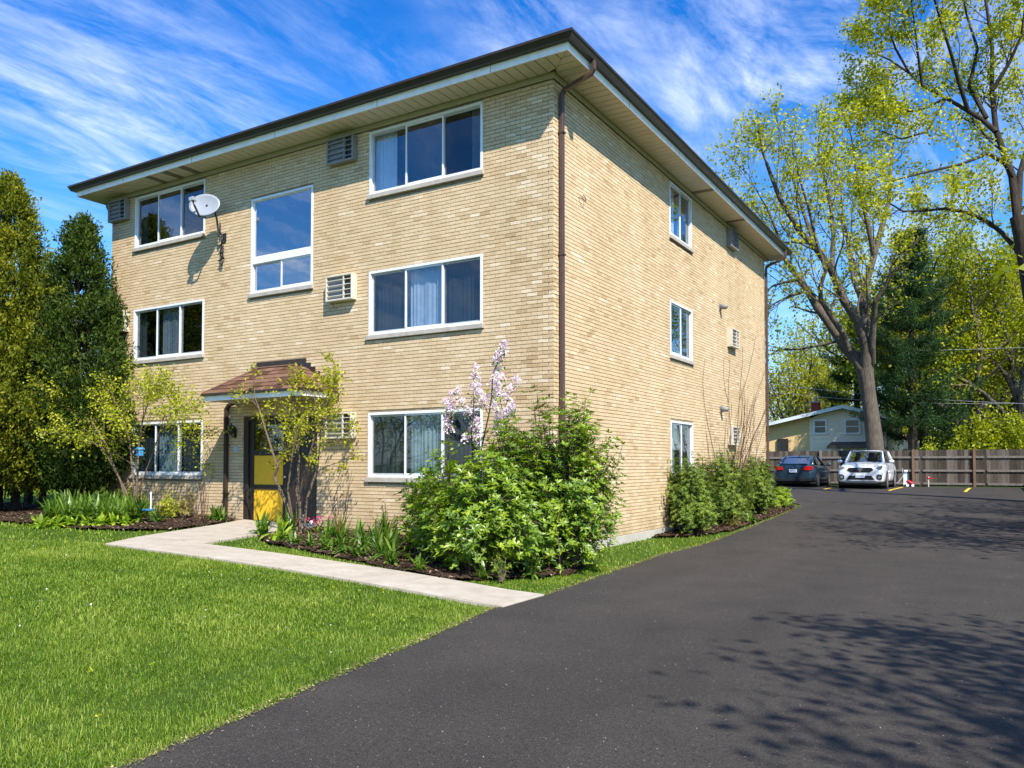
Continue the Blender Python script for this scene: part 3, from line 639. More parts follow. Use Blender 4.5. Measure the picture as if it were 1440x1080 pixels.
# satellite dish
o = empty('satellite_dish', (-8.36, -.5, 7.3), 'pale grey oval satellite dish with hanging black cable by the top left window', 'satellite dish')
dm = MB(); nr, na = 6, 28; vs = [(0, 0.06, 0)]
for i in range(1, nr+1):
    for j in range(na):
        a = 2*pi*j/na; q = i/nr; vs.append((.345*q*cos(a), .06*(1-q*q), .265*q*sin(a)))
fs = [(0, 1+j, 1+(j+1) % na) for j in range(na)]+[(1+(i-1)*na+j, 1+i*na+j, 1+i*na+(j+1) % na, 1+(i-1)*na+(j+1) % na) for i in range(1, nr) for j in range(na)]
dh = dm.add(vs, fs).build('dish', M['dish'], o, smooth=True); dh.rotation_euler = (radians(-14), 0, radians(28))
s_ = dh.modifiers.new('thick', 'SOLIDIFY'); s_.thickness = .008
MB().tube([(.0, .03, -.27), (.05, -.16, -.30), (.06, -.30, -.1), (.03, -.31, .0)], .024, 6).build('feed_arm', M['black_metal'], o)
MB().box(-.05, .09, -.36, -.28, -.01, .07).tube([(0, -.29, .03), (-.02, -.2, .03)], .025, 8).build('receiver', M['sash_grey'], o, bevel=.008)
MB().tube([(0, .05, 0), (.02, .25, -.05), (.04, .3, -.25), (.04, .36, -.62), (.04, .49, -.62)], .022, 8).build('mast', M['black_metal'], o)
MB().box(-.04, .12, .48, .5, -.72, -.52).build('bracket', M['black_metal'], o)
cb = [(.02+.045*sin(k*1.1)*(k > 4), .40+.05*(k > 4)+.03*cos(k*1.3)*(k > 4), -.3-k*.052) for k in range(19)]
MB().tube(cb, .02, 5).build('cable', M['black_metal'], o, smooth=True)
cb = [(.03+.06*cos(k*1.1), .44+.03*sin(k*1.7), -.72-k*.03) for k in range(17)]
MB().tube(cb, .017, 5).build('cable', M['black_metal'], o, smooth=True)

# ------------------------------------------------------------------ far things: fence, house, cars
def uy(u, Y):                                        # x where a bearing meets the line y = Y
    a = (u-720)/1132; d = FWD+RGT*a; return CAM[0]+d[0]*(Y-CAM[1])/d[1]
FY = 30.15
fence = empty('board_fence', (0, FY, 0), 'weathered grey board fence with three rails behind the parking lot', 'fence')
x = -9.0; r = np.random.default_rng(4); bme = {}
while x < 9.2:
    w = .138; h = 1.70+r.normal()*.008; g0 = H(x, FY)
    MB().prism([(x, .02), (x+w, .02), (x+w, .04), (x, .04)], g0+.02, g0+h).build('board', M['fence'], fence); x += w+.006
for zc in (.10, .70, 1.32):
    for a, b in zip([-9, -6.45, -3.85, -1.25, 1.35, 3.2, 5.8], [-6.45, -3.85, -1.25, 1.35, 3.2, 5.8, 9.2]):
        MB().box(a+.06, b-.06, -.035, .018, .6+zc, .6+zc+.09).build('rail', M['rail_wood'], fence)
for i, a in enumerate([-6.45, -3.85, -1.25, 1.35, uy(1284, FY), uy(1370, FY), 8.4]):
    MB().box(a-.05, a+.05, -.075, .018, .5, 2.33).build('post', M['post_wood'] if i in (4, 5) else M['rail_wood'], fence)
f2 = empty('side_fence', (8.5, 0, 0), 'solid weathered boundary fence along the right edge of the driveway', 'fence')
y = 6
while y < 29.8:
    MB().box(0, .022, y, y+.19, H(8, y), H(8, y)+1.8).build('board', M['fence'], f2); y += .196
for zc in (.4, 1.5): MB().prism([(.022, 6), (.07, 6), (.07, 29.8), (.022, 29.8)], lambda x, y: H(8, y)+zc, lambda x, y: H(8, y)+zc+.09).build('rail', M['rail_wood'], f2)

# house beyond the fence
HY = 40.0
hs = empty('split_level_house', (0, HY, 0), 'low gabled house in grey siding and tan brick beyond the fence', 'house')
M['siding'] = plain('grey_siding', (.78, .66, .52), .7, var=.05); M['tan_brick'] = plain('tan_brick', (.66, .46, .22), .85, var=.25, nsc=14)
M['blue_roof_edge'] = plain('white_fascia_far', (.62, .68, .72), .5); M['brown_roof'] = plain('brown_roofing', (.09, .06, .045), .9, var=.3, nsc=6); M['red_brick'] = plain('red_brick', (.32, .06, .04), .85, var=.3, nsc=10)
xa, xb, xc, xp = uy(1040, HY), uy(1139, HY), uy(1247, HY), uy(1188, HY)
zl, zp, zr = 3.65, 5.0, 4.25
def roofz(x): return zl+(zp-zl)*(x-xa)/(xp-xa) if x < xp else zp+(zr-zp)*(x-xp)/(xc-xp)
MB().add([(xa, 0, .2), (xb, 0, .2), (xb, 0, roofz(xb)), (xa, 0, zl), (xa, 9, .2), (xb, 9, .2), (xb, 9, roofz(xb)), (xa, 9, zl)], [(0, 1, 2, 3), (4, 7, 6, 5), (0, 3, 7, 4), (3, 2, 6, 7)]).build('brick_wall', M['tan_brick'], hs)
n_ = 18
for i in range(n_):                                  # lap siding courses
    z0 = .3+i*.26; z1 = min(z0+.262, 5.0)
    x1 = xc; x0 = xb
    if z0 > zr: x1 = xp+(xc-xp)*(zp-z0)/(zp-zr)
    if z0 > roofz(xb): x0 = xa+(xp-xa)*(z0-zl)/(zp-zl)
    if x1-x0 < .1 or z1 > roofz(x0)+.4: continue
    xt0 = x0 if z1 < roofz(x0) else xa+(xp-xa)*(z1-zl)/(zp-zl); xt1 = x1 if z1 < roofz(x1) else xp+(xc-xp)*(zp-z1)/(zp-zr)
    if xt1 <= xt0: continue
    MB().add([(x0, -.06, z0), (x1, -.06, z0), (xt1, -.035, z1), (xt0, -.035, z1), (x0, .1, z0), (x1, .1, z0), (xt1, .1, z1), (xt0, .1, z1)], [(0, 1, 2, 3), (0, 4, 5, 1), (1, 5, 6, 2), (0, 3, 7, 4), (3, 2, 6, 7)]).build('siding_board', M['siding'], hs)
MB().box(xb, xc, .1, 9, .2, zr-.02).build('side_wall', M['siding'], hs)
rt = MB()
for (p, q) in (((xa-.7, zl-.17), (xp, zp)), ((xp, zp), (xc+.95, zr-.2))):
    rt.add([(p[0], -.6, p[1]+.02), (q[0], -.6, q[1]+.02), (q[0], 9.5, q[1]+.02), (p[0], 9.5, p[1]+.02), (p[0], -.6, p[1]+.16), (q[0], -.6, q[1]+.16), (q[0], 9.5, q[1]+.16), (p[0], 9.5, p[1]+.16)], [(0, 3, 2, 1), (4, 5, 6, 7), (1, 2, 6, 5), (3, 0, 4, 7), (2, 3, 7, 6)])
roof_ = rt.build('roof', M['brown_roof'], hs)
bb = MB()
for (p, q) in (((xa-.7, zl-.17), (xp, zp)), ((xp, zp), (xc+.95, zr-.2))):
    bb.add([(p[0], -.64, p[1]-.02), (q[0], -.64, q[1]-.02), (q[0], -.64, q[1]+.19), (p[0], -.64, p[1]+.19), (p[0], -.605, p[1]-.02), (q[0], -.605, q[1]-.02), (q[0], -.605, q[1]+.19), (p[0], -.605, p[1]+.19)], [(0, 1, 2, 3), (7, 6, 5, 4), (3, 2, 6, 7), (0, 4, 5, 1)])
bb.build('bargeboard', M['blue_roof_edge'], roof_)
cx0, cx1 = uy(1143, HY+3), uy(1154, HY+3)
ch = MB().box(cx0, cx1, 2.6, 3.2, 3.5, 5.6).build('chimney', M['red_brick'], roof_); MB().box(cx0-.05, cx1+.05, 2.55, 3.25, 5.602, 5.7).tube([((cx0+cx1)/2, 2.9, 5.65), ((cx0+cx1)/2, 2.9, 6.0)], .11, 10).build('chimney_cap', M['sill_stone'], roof_)
def hwin(u0, u1, v0, v1, m='white_frame', lights=2):
    x0, x1 = uy(u0, HY), uy(u1, HY); f = (HY-CAM[1])/(FWD[1]+RGT[1]*(u0-720)/1132); z1, z0 = zat(v0, f), zat(v1, f)
    o = frame(MB(), x0, x1, z0, z1, .10, -.13, -.03).build('window', M[m], hs)
    MB().box(x0+.1, x1-.1, -.11, -.09, (z0+z1)/2-.02, (z0+z1)/2+.03).build('sash_rail', M[m], o)
    MB().box(x0+.1, x1-.1, -.08, -.06, z0+.1, z1-.1).build('pane', M['car_glass'], o)
hwin(1144, 1164, 590, 611); hwin(1188, 1211, 589, 611); hwin(1094, 1109, 617, 638, 'bronze')
px0, px1 = uy(1163, HY-1.6), uy(1223, HY-1.6)
MB().add([(px0, -1.7, 2.55), (px1, -1.7, 2.55), (px1, 0, 2.85), (px0, 0, 2.85), (px0, -1.7, 2.70), (px1, -1.7, 2.70), (px1, 0, 3.0), (px0, 0, 3.0)], [(3, 2, 1, 0), (4, 5, 6, 7), (0, 1, 5, 4), (0, 4, 7, 3), (1, 2, 6, 5)]).build('porch_roof', M['brown_roof'], hs)
for a in (px0+.1, px0+.75, px1-.2): MB().box(a, a+.1, -1.6, -1.5, .4, 2.55).build('porch_post', M['white_paint'], hs)
MB().box(xc-1.0, xc-.9, -.1, -.06, .4, zr-.2).build('downspout', M['white_paint'], hs)
# second pale house far right behind the pine
h2 = empty('pale_house', (*place(1330, 64), .6), 'pale house glimpsed between the dark pine trunks', 'house', rz=.2)
MB().box(-5, 1, 0, 8, 0, 2.3).build('wall', M['white_paint'], h2); MB().add([(-5.5, -.5, 2.25), (1.5, -.5, 2.25), (1.5, 8.5, 2.25), (-5.5, 8.5, 2.25), (-3, 4, 3.6), (-1, 4, 3.6)], [(0, 1, 5, 4), (1, 2, 5), (2, 3, 4, 5), (3, 0, 4), (3, 2, 1, 0)]).build('roof', M['tan_brick'], h2)
for a in (-3.8, -1.6): frame(MB(), a, a+1.3, .8, 1.9, .1, -.06, .02).build('window', M['sash_grey'], h2)

# utility wires
for i, (v0, v1, v2) in enumerate([(536, 569, 571), (547, 580, 560), (490, 500, 478)]):
    A = np.array([*place(1060, 52), zat(v0, 52)]); Bq = np.array([*place(1290, 44), zat(v1, 44)]); Cq = np.array([*place(1620, 36), zat(v2, 36)])
    t_ = np.linspace(0, 1, 24)[:, None]; pts = (1-t_)**2*A+2*t_*(1-t_)*Bq+t_**2*Cq
    tag(MB().tube(pts, .010, 4).build('utility_wire', M['sash_grey']), ['upper utility wire crossing the main maple above the house', 'lower utility wire crossing behind the pine above the fence', 'highest utility wire strung through the maple fork'][i], 'wire', 'overhead utility wires')

# cars ---------------------------------------------------------------
def carpaint(name, col, coat=.9):
    t = MT(name, .28, .0, .5, col); t.b.inputs['Coat Weight'].default_value = coat; t.b.inputs['Coat Roughness'].default_value = .04; M[name] = t.m
carpaint('paint_white', (.72, .74, .76)); carpaint('paint_navy', (.012, .03, .05)); M['tyre'] = plain('tyre_rubber', (.015, .015, .015), .9); M['tail_red'] = plain('tail_lamp_red', (.5, .01, .01), .15, var=.2); M['rim'] = plain('alloy_rim', (.5, .5, .5), .3, .8)
M['lamp_clear'] = plain('clear_lamp', (.32, .36, .4), .1, .5, var=.5, nsc=30); M['plate'] = plain('pale_number_plate', (.62, .68, .78), .5, var=.05); M['plate_ink'] = plain('number_plate_ink', (.08, .1, .25), .5); M['trim_black'] = plain('black_trim', (.012, .012, .013), .5)
def loft(st, name, m, par, sub=1):
    V = []; n = None
    for y, ring_ in st:
        full = ring_+[(-a, b) for a, b in ring_[::-1]]; n = len(full); V += [(a, y, b) for a, b in full]
    k_ = len(st); Fs = [(i*n+j, i*n+(j+1) % n, (i+1)*n+(j+1) % n, (i+1)*n+j) for i in range(k_-1) for j in range(n)]
    Fs += [tuple(range(n))[::-1], tuple((k_-1)*n+j for j in range(n))]
    o = MB().add(V, Fs).build(name, m, par, smooth=True)
    s_ = o.modifiers.new('sub', 'SUBSURF'); s_.levels = s_.render_levels = sub; return o
def wheel(par, x, y, r, w):
    s = 1 if x > 0 else -1
    o = bpy.data.objects.new('wheel', None); COL.objects.link(o); o.parent = par; o.location = (x, y, r)
    MB().tube([(-w/2, 0, 0), (-w/2+.02, 0, 0), (w/2-.02, 0, 0), (w/2, 0, 0)], [r-.03, r, r, r-.03], 24).build('tyre', M['tyre'], o)
    rm = MB().tube([(s*(w/2+.002), 0, 0), (s*(w/2-.05), 0, 0)], [r*.68, r*.6], 20)
    for k_ in range(5):
        a = 2*pi*k_/5; rm.add([(s*(w/2+.012), cos(a+d)*q, sin(a+d)*q) for d, q in ((-.25, .04), (.25, .04), (.12, r*.64), (-.12, r*.64))], [(0, 1, 2, 3)])
    rm.build('rim', M['rim'], o)
def mirrorpair(f):
    for s in (-1, 1): f(s)
def car(name, loc, label, paint, L, W_, Ht, hood, deck, belt, cab, rz=0, suv=False):
    c = empty(name, loc, label, 'car', 'cars parked by the fence', rz)
    hw = W_/2; st = []
    def R_(w, zb, zt, cr=.0): return [(.0001, zt+cr), (w*.55, zt+cr*.9), (w*.86, zt-.02), (w*.965, zt-.12), (w, (zb+zt)/2+.05), (w*.98, zb+.12), (w*.9, zb), (.0001, zb)]
    zb = .22
    for y, w, zt in [(0, .80, hood[0]-.10), (.04, .90, hood[0]-.04), (.14, .965, hood[0]), (.5, 1, hood[1]), (1.0, 1, hood[2]), (cab[0], 1, hood[3]), (L*.5, 1, belt), (L*.68, 1, belt+.02), (cab[3], 1, deck[0]), (L-.35, .985, deck[1]), (L-.1, .94, deck[2]), (L-.02, .86, deck[2]-.08)]:
        st.append((y, R_(hw*w, zb+(.06 if y < .1 or y > L-.15 else 0), zt, .03)))
    loft(st, 'body', M[paint], c, 2)
    g = []                                            # cabin glass volume
    for y, z, wb, wt in [(cab[0]+.02, belt-.02, .80, .78), (cab[1], Ht-.05, .86, .66), ((cab[1]+cab[2])/2, Ht-.03, .90, .67), (cab[2], Ht-.06, .87, .65), (cab[3]-.02, belt, .80, .74)]:
        g.append((y, [(.0001, z), (hw*wt*.9, z), (hw*wt, z-.03), (hw*wb, belt-.06), (hw*wb, belt-.12), (.0001, belt-.12)]))
    V = []; n = None
    for y, rr in g:
        full = rr+[(-a, b) for a, b in rr[::-1]]; n = len(full); V += [(a, y, b) for a, b in full]
    MB().add(V, [(i*n+j, i*n+(j+1) % n, (i+1)*n+(j+1) % n, (i+1)*n+j) for i in range(len(g)-1) for j in range(n)]+[tuple(range(n))[::-1], tuple((len(g)-1)*n+j for j in range(n))]).build('window_glass', M['car_glass'], c)
    rfm = MB(); rr = []
    for y, z in [(cab[1]-.06, Ht-.055), (cab[1]+.15, Ht-.005), ((cab[1]+cab[2])/2, Ht), (cab[2]-.1, Ht-.02), (cab[2]+.06, Ht-.08)]: rr += [(-hw*.69, y, z-.05), (-hw*.5, y, z), (0, y, z+.015), (hw*.5, y, z), (hw*.69, y, z-.05)]
    rfm.add(rr, [(i*5+j, i*5+j+1, (i+1)*5+j+1, (i+1)*5+j) for i in range(4) for j in range(4)]).build('roof', M[paint], c, smooth=True)
    for s in (-1, 1):
        MB().tube([(s*hw*.81, cab[0], belt-.02), (s*hw*.685, cab[1]-.02, Ht-.06)], [.05, .035], 6).build('pillar', M[paint], c, smooth=True)
        MB().tube([(s*hw*.80, cab[3], belt), (s*hw*.67, cab[2]+.03, Ht-.08)], [.085, .06], 6).build('pillar', M[paint], c, smooth=True)
        MB().tube([(s*hw*.905, (cab[1]+cab[2])/2+.1, belt-.05), (s*hw*.69, (cab[1]+cab[2])/2+.1, Ht-.06)], .03, 6).build('pillar', M['trim_black'], c)
        mh = MB().ball((s*(hw+.10), cab[0]+.30, belt+.03), .1, 10, (1.15, .55, .8)).build('wing_mirror', M[paint], c, smooth=True)
        MB().box(min(s*(hw-.08), s*(hw+.04)), max(s*(hw-.08), s*(hw+.04)), cab[0]+.28, cab[0]+.33, belt-.04, belt).build('mirror_stalk', M['trim_black'], mh)
        for d in (cab[1]-.25, (cab[1]+cab[2])/2+.1):
            h_ = MB().box(min(s*hw*.985, s*(hw*1.005)), max(s*hw*.985, s*(hw*1.005)), d+.35, d+.5, belt-.18, belt-.15).build('door_handle', M['chrome' if suv else 'trim_black'], c)
    r_ = .36 if suv else .33
    for y in (.92, L-.98):
        for s in (-1, 1): wheel(c, s*(hw-.11), y, r_, .23)
        MB().tube([(-hw*1.003, y, r_), (hw*1.003, y, r_)], r_+.055, 22).build('wheel_arch', M['trim_black'], c)
    MB().box(-hw*.96, hw*.96, .25, L-.25, .16, .24).build('underbody', M['trim_black'], c)
    return c, hw
def plateobj(c, y, z, s):
    p = MB().box(-.16, .16, min(y, y+s*.012), max(y, y+s*.012), z-.055, z+.06).build('number_plate', M['plate'], c)
    for k_ in range(6): MB().box(-.115+k_*.04, -.09+k_*.04, min(y-.003*1, y+s*.0+.0), y+(0 if s > 0 else -.0)+.001, z-.025, z+.025).build('plate_mark', M['plate_ink'], p)
sx, sy = 1.30, 24.75
suv, hw = car('white_suv', (sx, sy, H(sx, sy+2)), 'white SUV parked nose out beside the yellow line', 'paint_white', 4.7, 1.89, 1.66, (.93, 1.03, 1.08, 1.14), (1.10, 1.08, .98), 1.14, (1.25, 1.95, 3.95, 4.55), .0, True)
def face(c, pts, y, name, m, d=.02):                 # flat shape on the nose or tail, pts (x,z)
    n = len(pts); V = [(a, y-d, b) for a, b in pts]+[(a, y+.03, b) for a, b in pts]
    return MB().add(V, [tuple(range(n)), tuple(range(n, 2*n))[::-1]]+[(i, n+i, n+(i+1) % n, (i+1) % n) for i in range(n)]).build(name, M[m], c, bevel=.006)
gr = face(suv, [(-.52, .80), (-.38, .70), (.38, .70), (.52, .80), (.44, .90), (-.44, .90)], .02, 'grille', 'trim_black', .03)
face(suv, [(-.11, .84), (0, .70), (.11, .84), (.05, .88), (-.05, .88)], -.02, 'badge', 'chrome', .01)
face(suv, [(-.56, .38), (.56, .38), (.44, .56), (-.44, .56)], .02, 'lower_intake', 'trim_black', .02)
face(suv, [(-.62, .335), (.62, .335), (.6, .36), (-.6, .36)], .0, 'chrome_strip', 'chrome', .02)
for s in (-1, 1):
    hl = face(suv, [(s*.56, .82), (s*.60, .90), (s*.84, .99), (s*.87, .93), (s*.82, .83), (s*.64, .78)][::s], .09, 'headlight', 'lamp_clear', .06)
    fg = face(suv, [(s*.62, .42), (s*.62, .56), (s*.72, .62), (s*.84, .60), (s*.84, .42), (s*.72, .38)][::s], .06, 'fog_lamp_surround', 'trim_black', .05)
    MB().tube([(s*.73, -.0, .5), (s*.73, .03, .5)], .06, 12).build('fog_lamp', M['lamp_clear'], suv)
    MB().tube([(s*.64, 2.1, 1.66), (s*.64, 3.0, 1.7), (s*.64, 3.9, 1.65)], .018, 6).build('roof_rail', M['chrome'], suv)
face(suv, [(-.18, .475), (.18, .475), (.18, .60), (-.18, .60)], -.005, 'number_plate', 'plate', .02)
for k_ in range(6): face(suv, [(-.135+k_*.047, .51), (-.108+k_*.047, .51), (-.108+k_*.047, .565), (-.135+k_*.047, .565)], -.024, 'plate_mark', 'plate_ink', .004)
MB().tube([(.05, 3.6, 1.66), (.05, 3.75, 1.82)], .01, 5).build('aerial', M['trim_black'], suv)
MB().box(-.62, .62, 1.2, 1.24, 1.135, 1.16).build('wiper_cowl', M['trim_black'], suv)
# navy sedan, tail towards us: built nose at +y so turn it round
bx, by = -1.55, 25.3
sed, hw = car('navy_sedan', (bx, by+4.6, H(bx, by+2)), 'dark navy sedan parked nose to the fence with red tail lamps', 'paint_navy', 4.6, 1.8, 1.42, (.78, .90, .95, 1.0), (1.06, 1.04, .99), .98, (1.35, 2.1, 3.35, 4.1), pi)
L_ = 4.6
def tail(pts, y, name, m, d=.02):
    n = len(pts); V = [(a, y+d, b) for a, b in pts]+[(a, y-.05, b) for a, b in pts]
    return MB().add(V, [tuple(range(n))[::-1], tuple(range(n, 2*n))]+[(i, (i+1) % n, n+(i+1) % n, n+i) for i in range(n)]).build(name, M[m], sed, bevel=.005)
for s in (-1, 1):
    tail([(s*.42, .78), (s*.45, .90), (s*.70, .95), (s*.845, .92), (s*.85, .80), (s*.6, .76)][::s], L_-.03, 'tail_lamp', 'tail_red', .035)
tail([(-.16, .66), (.16, .66), (.16, .80), (-.16, .80)], L_, 'number_plate', 'plate', .02)
for k_ in range(6): tail([(-.115+k_*.042, .70), (-.09+k_*.042, .70), (-.09+k_*.042, .76), (-.115+k_*.042, .76)], L_, 'plate_mark', 'plate_ink', .024)
tail([(-.8, .28), (.8, .28), (.72, .40), (-.72, .40)], L_-.01, 'bumper_skirt', 'trim_black', .02)
tail([(-.045, .87), (0, .835), (.045, .87), (0, .905)], L_, 'badge', 'chrome', .01)
MB().add([(-.6, L_-.32, 1.02), (.6, L_-.32, 1.02), (.6, L_-.08, 1.05), (-.6, L_-.08, 1.05), (-.6, L_-.32, 1.0), (.6, L_-.32, 1.0), (.6, L_-.08, 1.01), (-.6, L_-.08, 1.01)], [(0, 1, 2, 3), (7, 6, 5, 4), (2, 6, 7, 3), (0, 3, 7, 4), (1, 5, 6, 2)]).build('boot_lip', M['paint_navy'], sed)
MB().add([(-.02, 3.2, 1.42), (.02, 3.2, 1.42), (0, 3.32, 1.5), (0, 3.36, 1.41)], [(0, 1, 2), (1, 3, 2), (3, 0, 2)]).build('aerial', M['trim_black'], sed)
# small things by the fence
o = empty('hand_cart', (uy(1268, 29.6), 29.6, H(2, 29.6)), 'narrow blue and white upright cart with a handle leaning at the fence', 'cart')
MB().box(.06, .2, -.03, .03, .05, .66).build('panel', M['white_paint'], o); MB().box(.2, .24, -.03, .03, .05, .62).build('edge', M['blue_plastic'], o)
MB().tube([(.02, 0, .85), (.02, 0, .45), (-.2, -.1, .15)], .022, 6).build('handle', M['sash_grey'], o); MB().tube([(.1, -.06, .72), (.24, -.06, .72)], .05, 8).build('grip', M['white_paint'], o)
for a in (-.18, .14): MB().tube([(a, -.05, .06), (a, .0, .06)], .06, 10).build('wheel', M['tyre'], o)
M['red_paint'] = plain('red_paint', (.4, .015, .03), .4)
o = empty('red_tool', (uy(1279, 29.6), 29.6, H(2, 29.6)), 'small red tool with pale wheels lying left of the brown fence post', 'tool')
MB().tube([(-.14, 0, .28), (.0, 0, .2), (.14, 0, .12)], [.06, .08, .05], 8).build('body', M['red_paint'], o)
for a in (-.1, .12): MB().tube([(a, -.08, .06), (a, -.02, .06)], .06, 10).build('wheel', M['white_paint'], o)
o = empty('red_standpipe', (uy(1305, 29.7), 29.7, H(3, 29.7)), 'pale stake with a red tap head in front of the fence', 'standpipe')
MB().tube([(0, 0, 0), (0, 0, .36)], .025, 8).build('stake', M['ac_cream'], o); MB().ball((0, 0, .42), .07, 8).box(.03, .24, -.02, .02, .37, .41).build('tap', M['red_paint'], o)
o = empty('red_container', (uy(1164, 29.9), 29.9, H(0, 29.7)+.25), 'small red container hanging on the fence between the two cars', 'container')  # a red container on the fence boards, no lamp
MB().tube([(0, 0, 0), (0, 0, .3)], [.08, .06], 10).build('body', M['red_paint'], o); MB().tube([(0, 0, .31), (0, 0, .38)], .04, 8).build('cap', M['white_paint'], o)
# pale stones along the fence foot and scattered litter of petals on the asphalt
r = np.random.default_rng(21); n = 2600
x = 6.4-6.6*r.random(n)**1.3; y = -11+38*r.random(n)**1.4
k_ = (x > np.array([edge(q) for q in y])+.05) & (y < 29)
chips(x[k_], y[k_], 5, (.002, .006), 'chip', 'leaf_litter', .006)

# ------------------------------------------------------------------ vegetation helpers
def nrm(v): return v/(np.linalg.norm(v, axis=-1, keepdims=True)+1e-9)
def segmesh(P0, P1, r0, r1, k=4):
    P0 = np.asarray(P0, float); P1 = np.asarray(P1, float); n = len(P0); d = nrm(P1-P0)
    ref = np.where(np.abs(d[:, 2:3]) < .9, np.array([[0, 0, 1.]]), np.array([[1., 0, 0]])); u = nrm(np.cross(d, ref)); w = np.cross(d, u)
    V = np.zeros((n, 2*k, 3))
    for j in range(k):
        a = 2*pi*j/k; o = u*cos(a)+w*sin(a); V[:, j] = P0+o*np.asarray(r0)[:, None]; V[:, k+j] = P1+d*np.asarray(r1)[:, None]*.4+o*np.asarray(r1)[:, None]
    f = np.array([(j, (j+1) % k, k+(j+1) % k, k+j) for j in range(k)])
    return V.reshape(-1, 3), (f[None]+2*k*np.arange(n)[:, None, None]).reshape(-1, 4)
def leaves(C, r, per, size, spread, asp=.5, up=0., tone=None, tvar=.2, dirs=None, dk=0.):
    """diamond leaves: per leaves round each centre in C"""
    C = np.repeat(np.asarray(C, float), per, 0); n = len(C)
    t0 = np.repeat(r.random(n//per) if tone is None else tone, per)
    P = C+r.normal(size=(n, 3))*spread
    d = nrm(r.normal(size=(n, 3))+np.array([0, 0, up]))
    if dirs is not None: d = nrm(d*(1-dk)+np.repeat(dirs, per, 0)*dk)
    w = nrm(np.cross(d, r.normal(size=(n, 3)))); s = size*r.uniform(.6, 1.3, n)[:, None]
    V = np.stack([P, P+d*s*.5+w*s*asp*.5, P+d*s, P+d*s*.45-w*s*asp*.5], 1).reshape(-1, 3)
    return V, np.arange(4*n).reshape(n, 4), np.clip(t0*.75+.12+r.normal(0, tvar, n), 0, 1)
class Tree:
    def __init__(s, seed): s.r = np.random.default_rng(seed); s.seg = []; s.tips = []; s.tdir = []
    def path(s, pts, rad):
        P = np.array(pts, float)
        for i in range(len(P)-1): s.seg.append((P[i], P[i+1], rad[i], rad[i+1]))
    def limb(s, p, d, L, r0, lvl, maxl, up=.12, wig=.22, kids=(3, 5), ang=(.45, .95), n=4):
        r = s.r; p = np.array(p, float); d = nrm(np.array(d, float)); seg = L/n; pts = [p.copy()]; dd = [d]
        for i in range(n):
            d = nrm(d+r.normal(size=3)*wig+np.array([0, 0, up])); p = p+d*seg; pts.append(p.copy()); dd.append(d)
        rad = np.linspace(r0, max(r0*.45, .004), n+1)
        for i in range(n): s.seg.append((pts[i], pts[i+1], rad[i], rad[i+1]))
        if lvl >= maxl:
            for i in range(1, n+1): s.tips.append(pts[i]); s.tdir.append(dd[i])
            return
        s.spawn(pts, dd, L, rad, lvl, maxl, up, wig, kids, ang, n)
    def spawn(s, pts, dd, L, rad, lvl, maxl, up=.12, wig=.22, kids=(3, 5), ang=(.45, .95), n=4, t0=.3, ratio=.55):
        r = s.r; m_ = len(pts)-1; kn = r.integers(kids[0], kids[1]+1)
        for q in list(np.linspace(t0, .98, kn)+r.normal(0, .04, kn))+[1.]:
            q = min(max(q, .05), 1); i = min(int(q*m_), m_-1); f = q*m_-i; b = pts[i]*(1-f)+pts[i+1]*f; ax = dd[min(i+1, len(dd)-1)]
            a = r.uniform(*ang)*(.5 if q >= 1 else 1); e = nrm(np.cross(ax, r.normal(size=3))); nd = ax*cos(a)+e*sin(a)
            s.limb(b, nd, L*ratio*r.uniform(.75, 1.2)*(1.15-.35*q), rad[i]*(.45 if q < 1 else .75), lvl+1, maxl, up, wig, kids, ang, max(3, n-1))
    def build(s, name, loc, label, cat, bark_, leaf, per, size, spread, group=None, k=5, tips=None, asp=.6, crown='crown', trunkname='trunk', up=0.1, keep=1., tone=None):
        o = empty(name, (0, 0, 0), label, cat, group)
        o.location = loc; L0 = np.array(loc, float)
        P0 = np.array([q[0] for q in s.seg])-L0; P1 = np.array([q[1] for q in s.seg])-L0; r0 = np.array([q[2] for q in s.seg]); r1 = np.array([q[3] for q in s.seg])
        bigs = r0 > .045; parts = []
        V = []; Fs = []; nn = 0
        for mask, kk in ((bigs, 8), (~bigs, 4)):
            if mask.any():
                v, f = segmesh(P0[mask], P1[mask], r0[mask], r1[mask], kk); V.append(v); Fs.append(f+nn); nn += len(v)
        t_ = big(trunkname, np.concatenate(V), np.concatenate(Fs), M[bark_], o); t_.data.polygons.foreach_set('use_smooth', [True]*len(t_.data.polygons))
        if leaf:
            T = np.array(s.tips)-L0
            if keep < 1: T = T[s.r.random(len(T)) < keep]
            V, Fq, tn = leaves(T, s.r, per, size, spread, asp, up, tone)
            big(crown, V, Fq, M[leaf], o, tone=tn)
        return o
def pix(pts, dist, dd=0.):
    return [np.array([*place(u, dist+dd*i), zat(v, dist+dd*i)]) for i, (u, v) in enumerate(pts)]

# ------------------------------------------------------------------ big trees
def handtree(seed, dist, trunk, tr, limbs, maxl, name, label, leaf, per, size, spread, klen, bark_='bark_grey', cat='tree', base_drop=True, lkids=(4, 6), keep=1., up=.1, wig=.2):
    T = Tree(seed); tp = pix(trunk, dist)
    T.path(tp, tr)
    for pts, r0, dd in limbs:
        P = pix(pts, dist, dd); rad = np.linspace(r0*.88, max(r0*.25, .015), len(P)); T.path(P, rad)
        dirs = [nrm(P[min(i+1, len(P)-1)]-P[max(i-1, 0)]) for i in range(len(P))]
        T.spawn(P, dirs, klen*1.0, rad*.62, 1, maxl, up, wig, lkids, (.4, .95), 4, .25, 1.)
    b = tp[0]
    return T.build(name, (b[0], b[1], b[2]), label, cat, bark_, leaf, per, size, spread, keep=keep, up=.3)
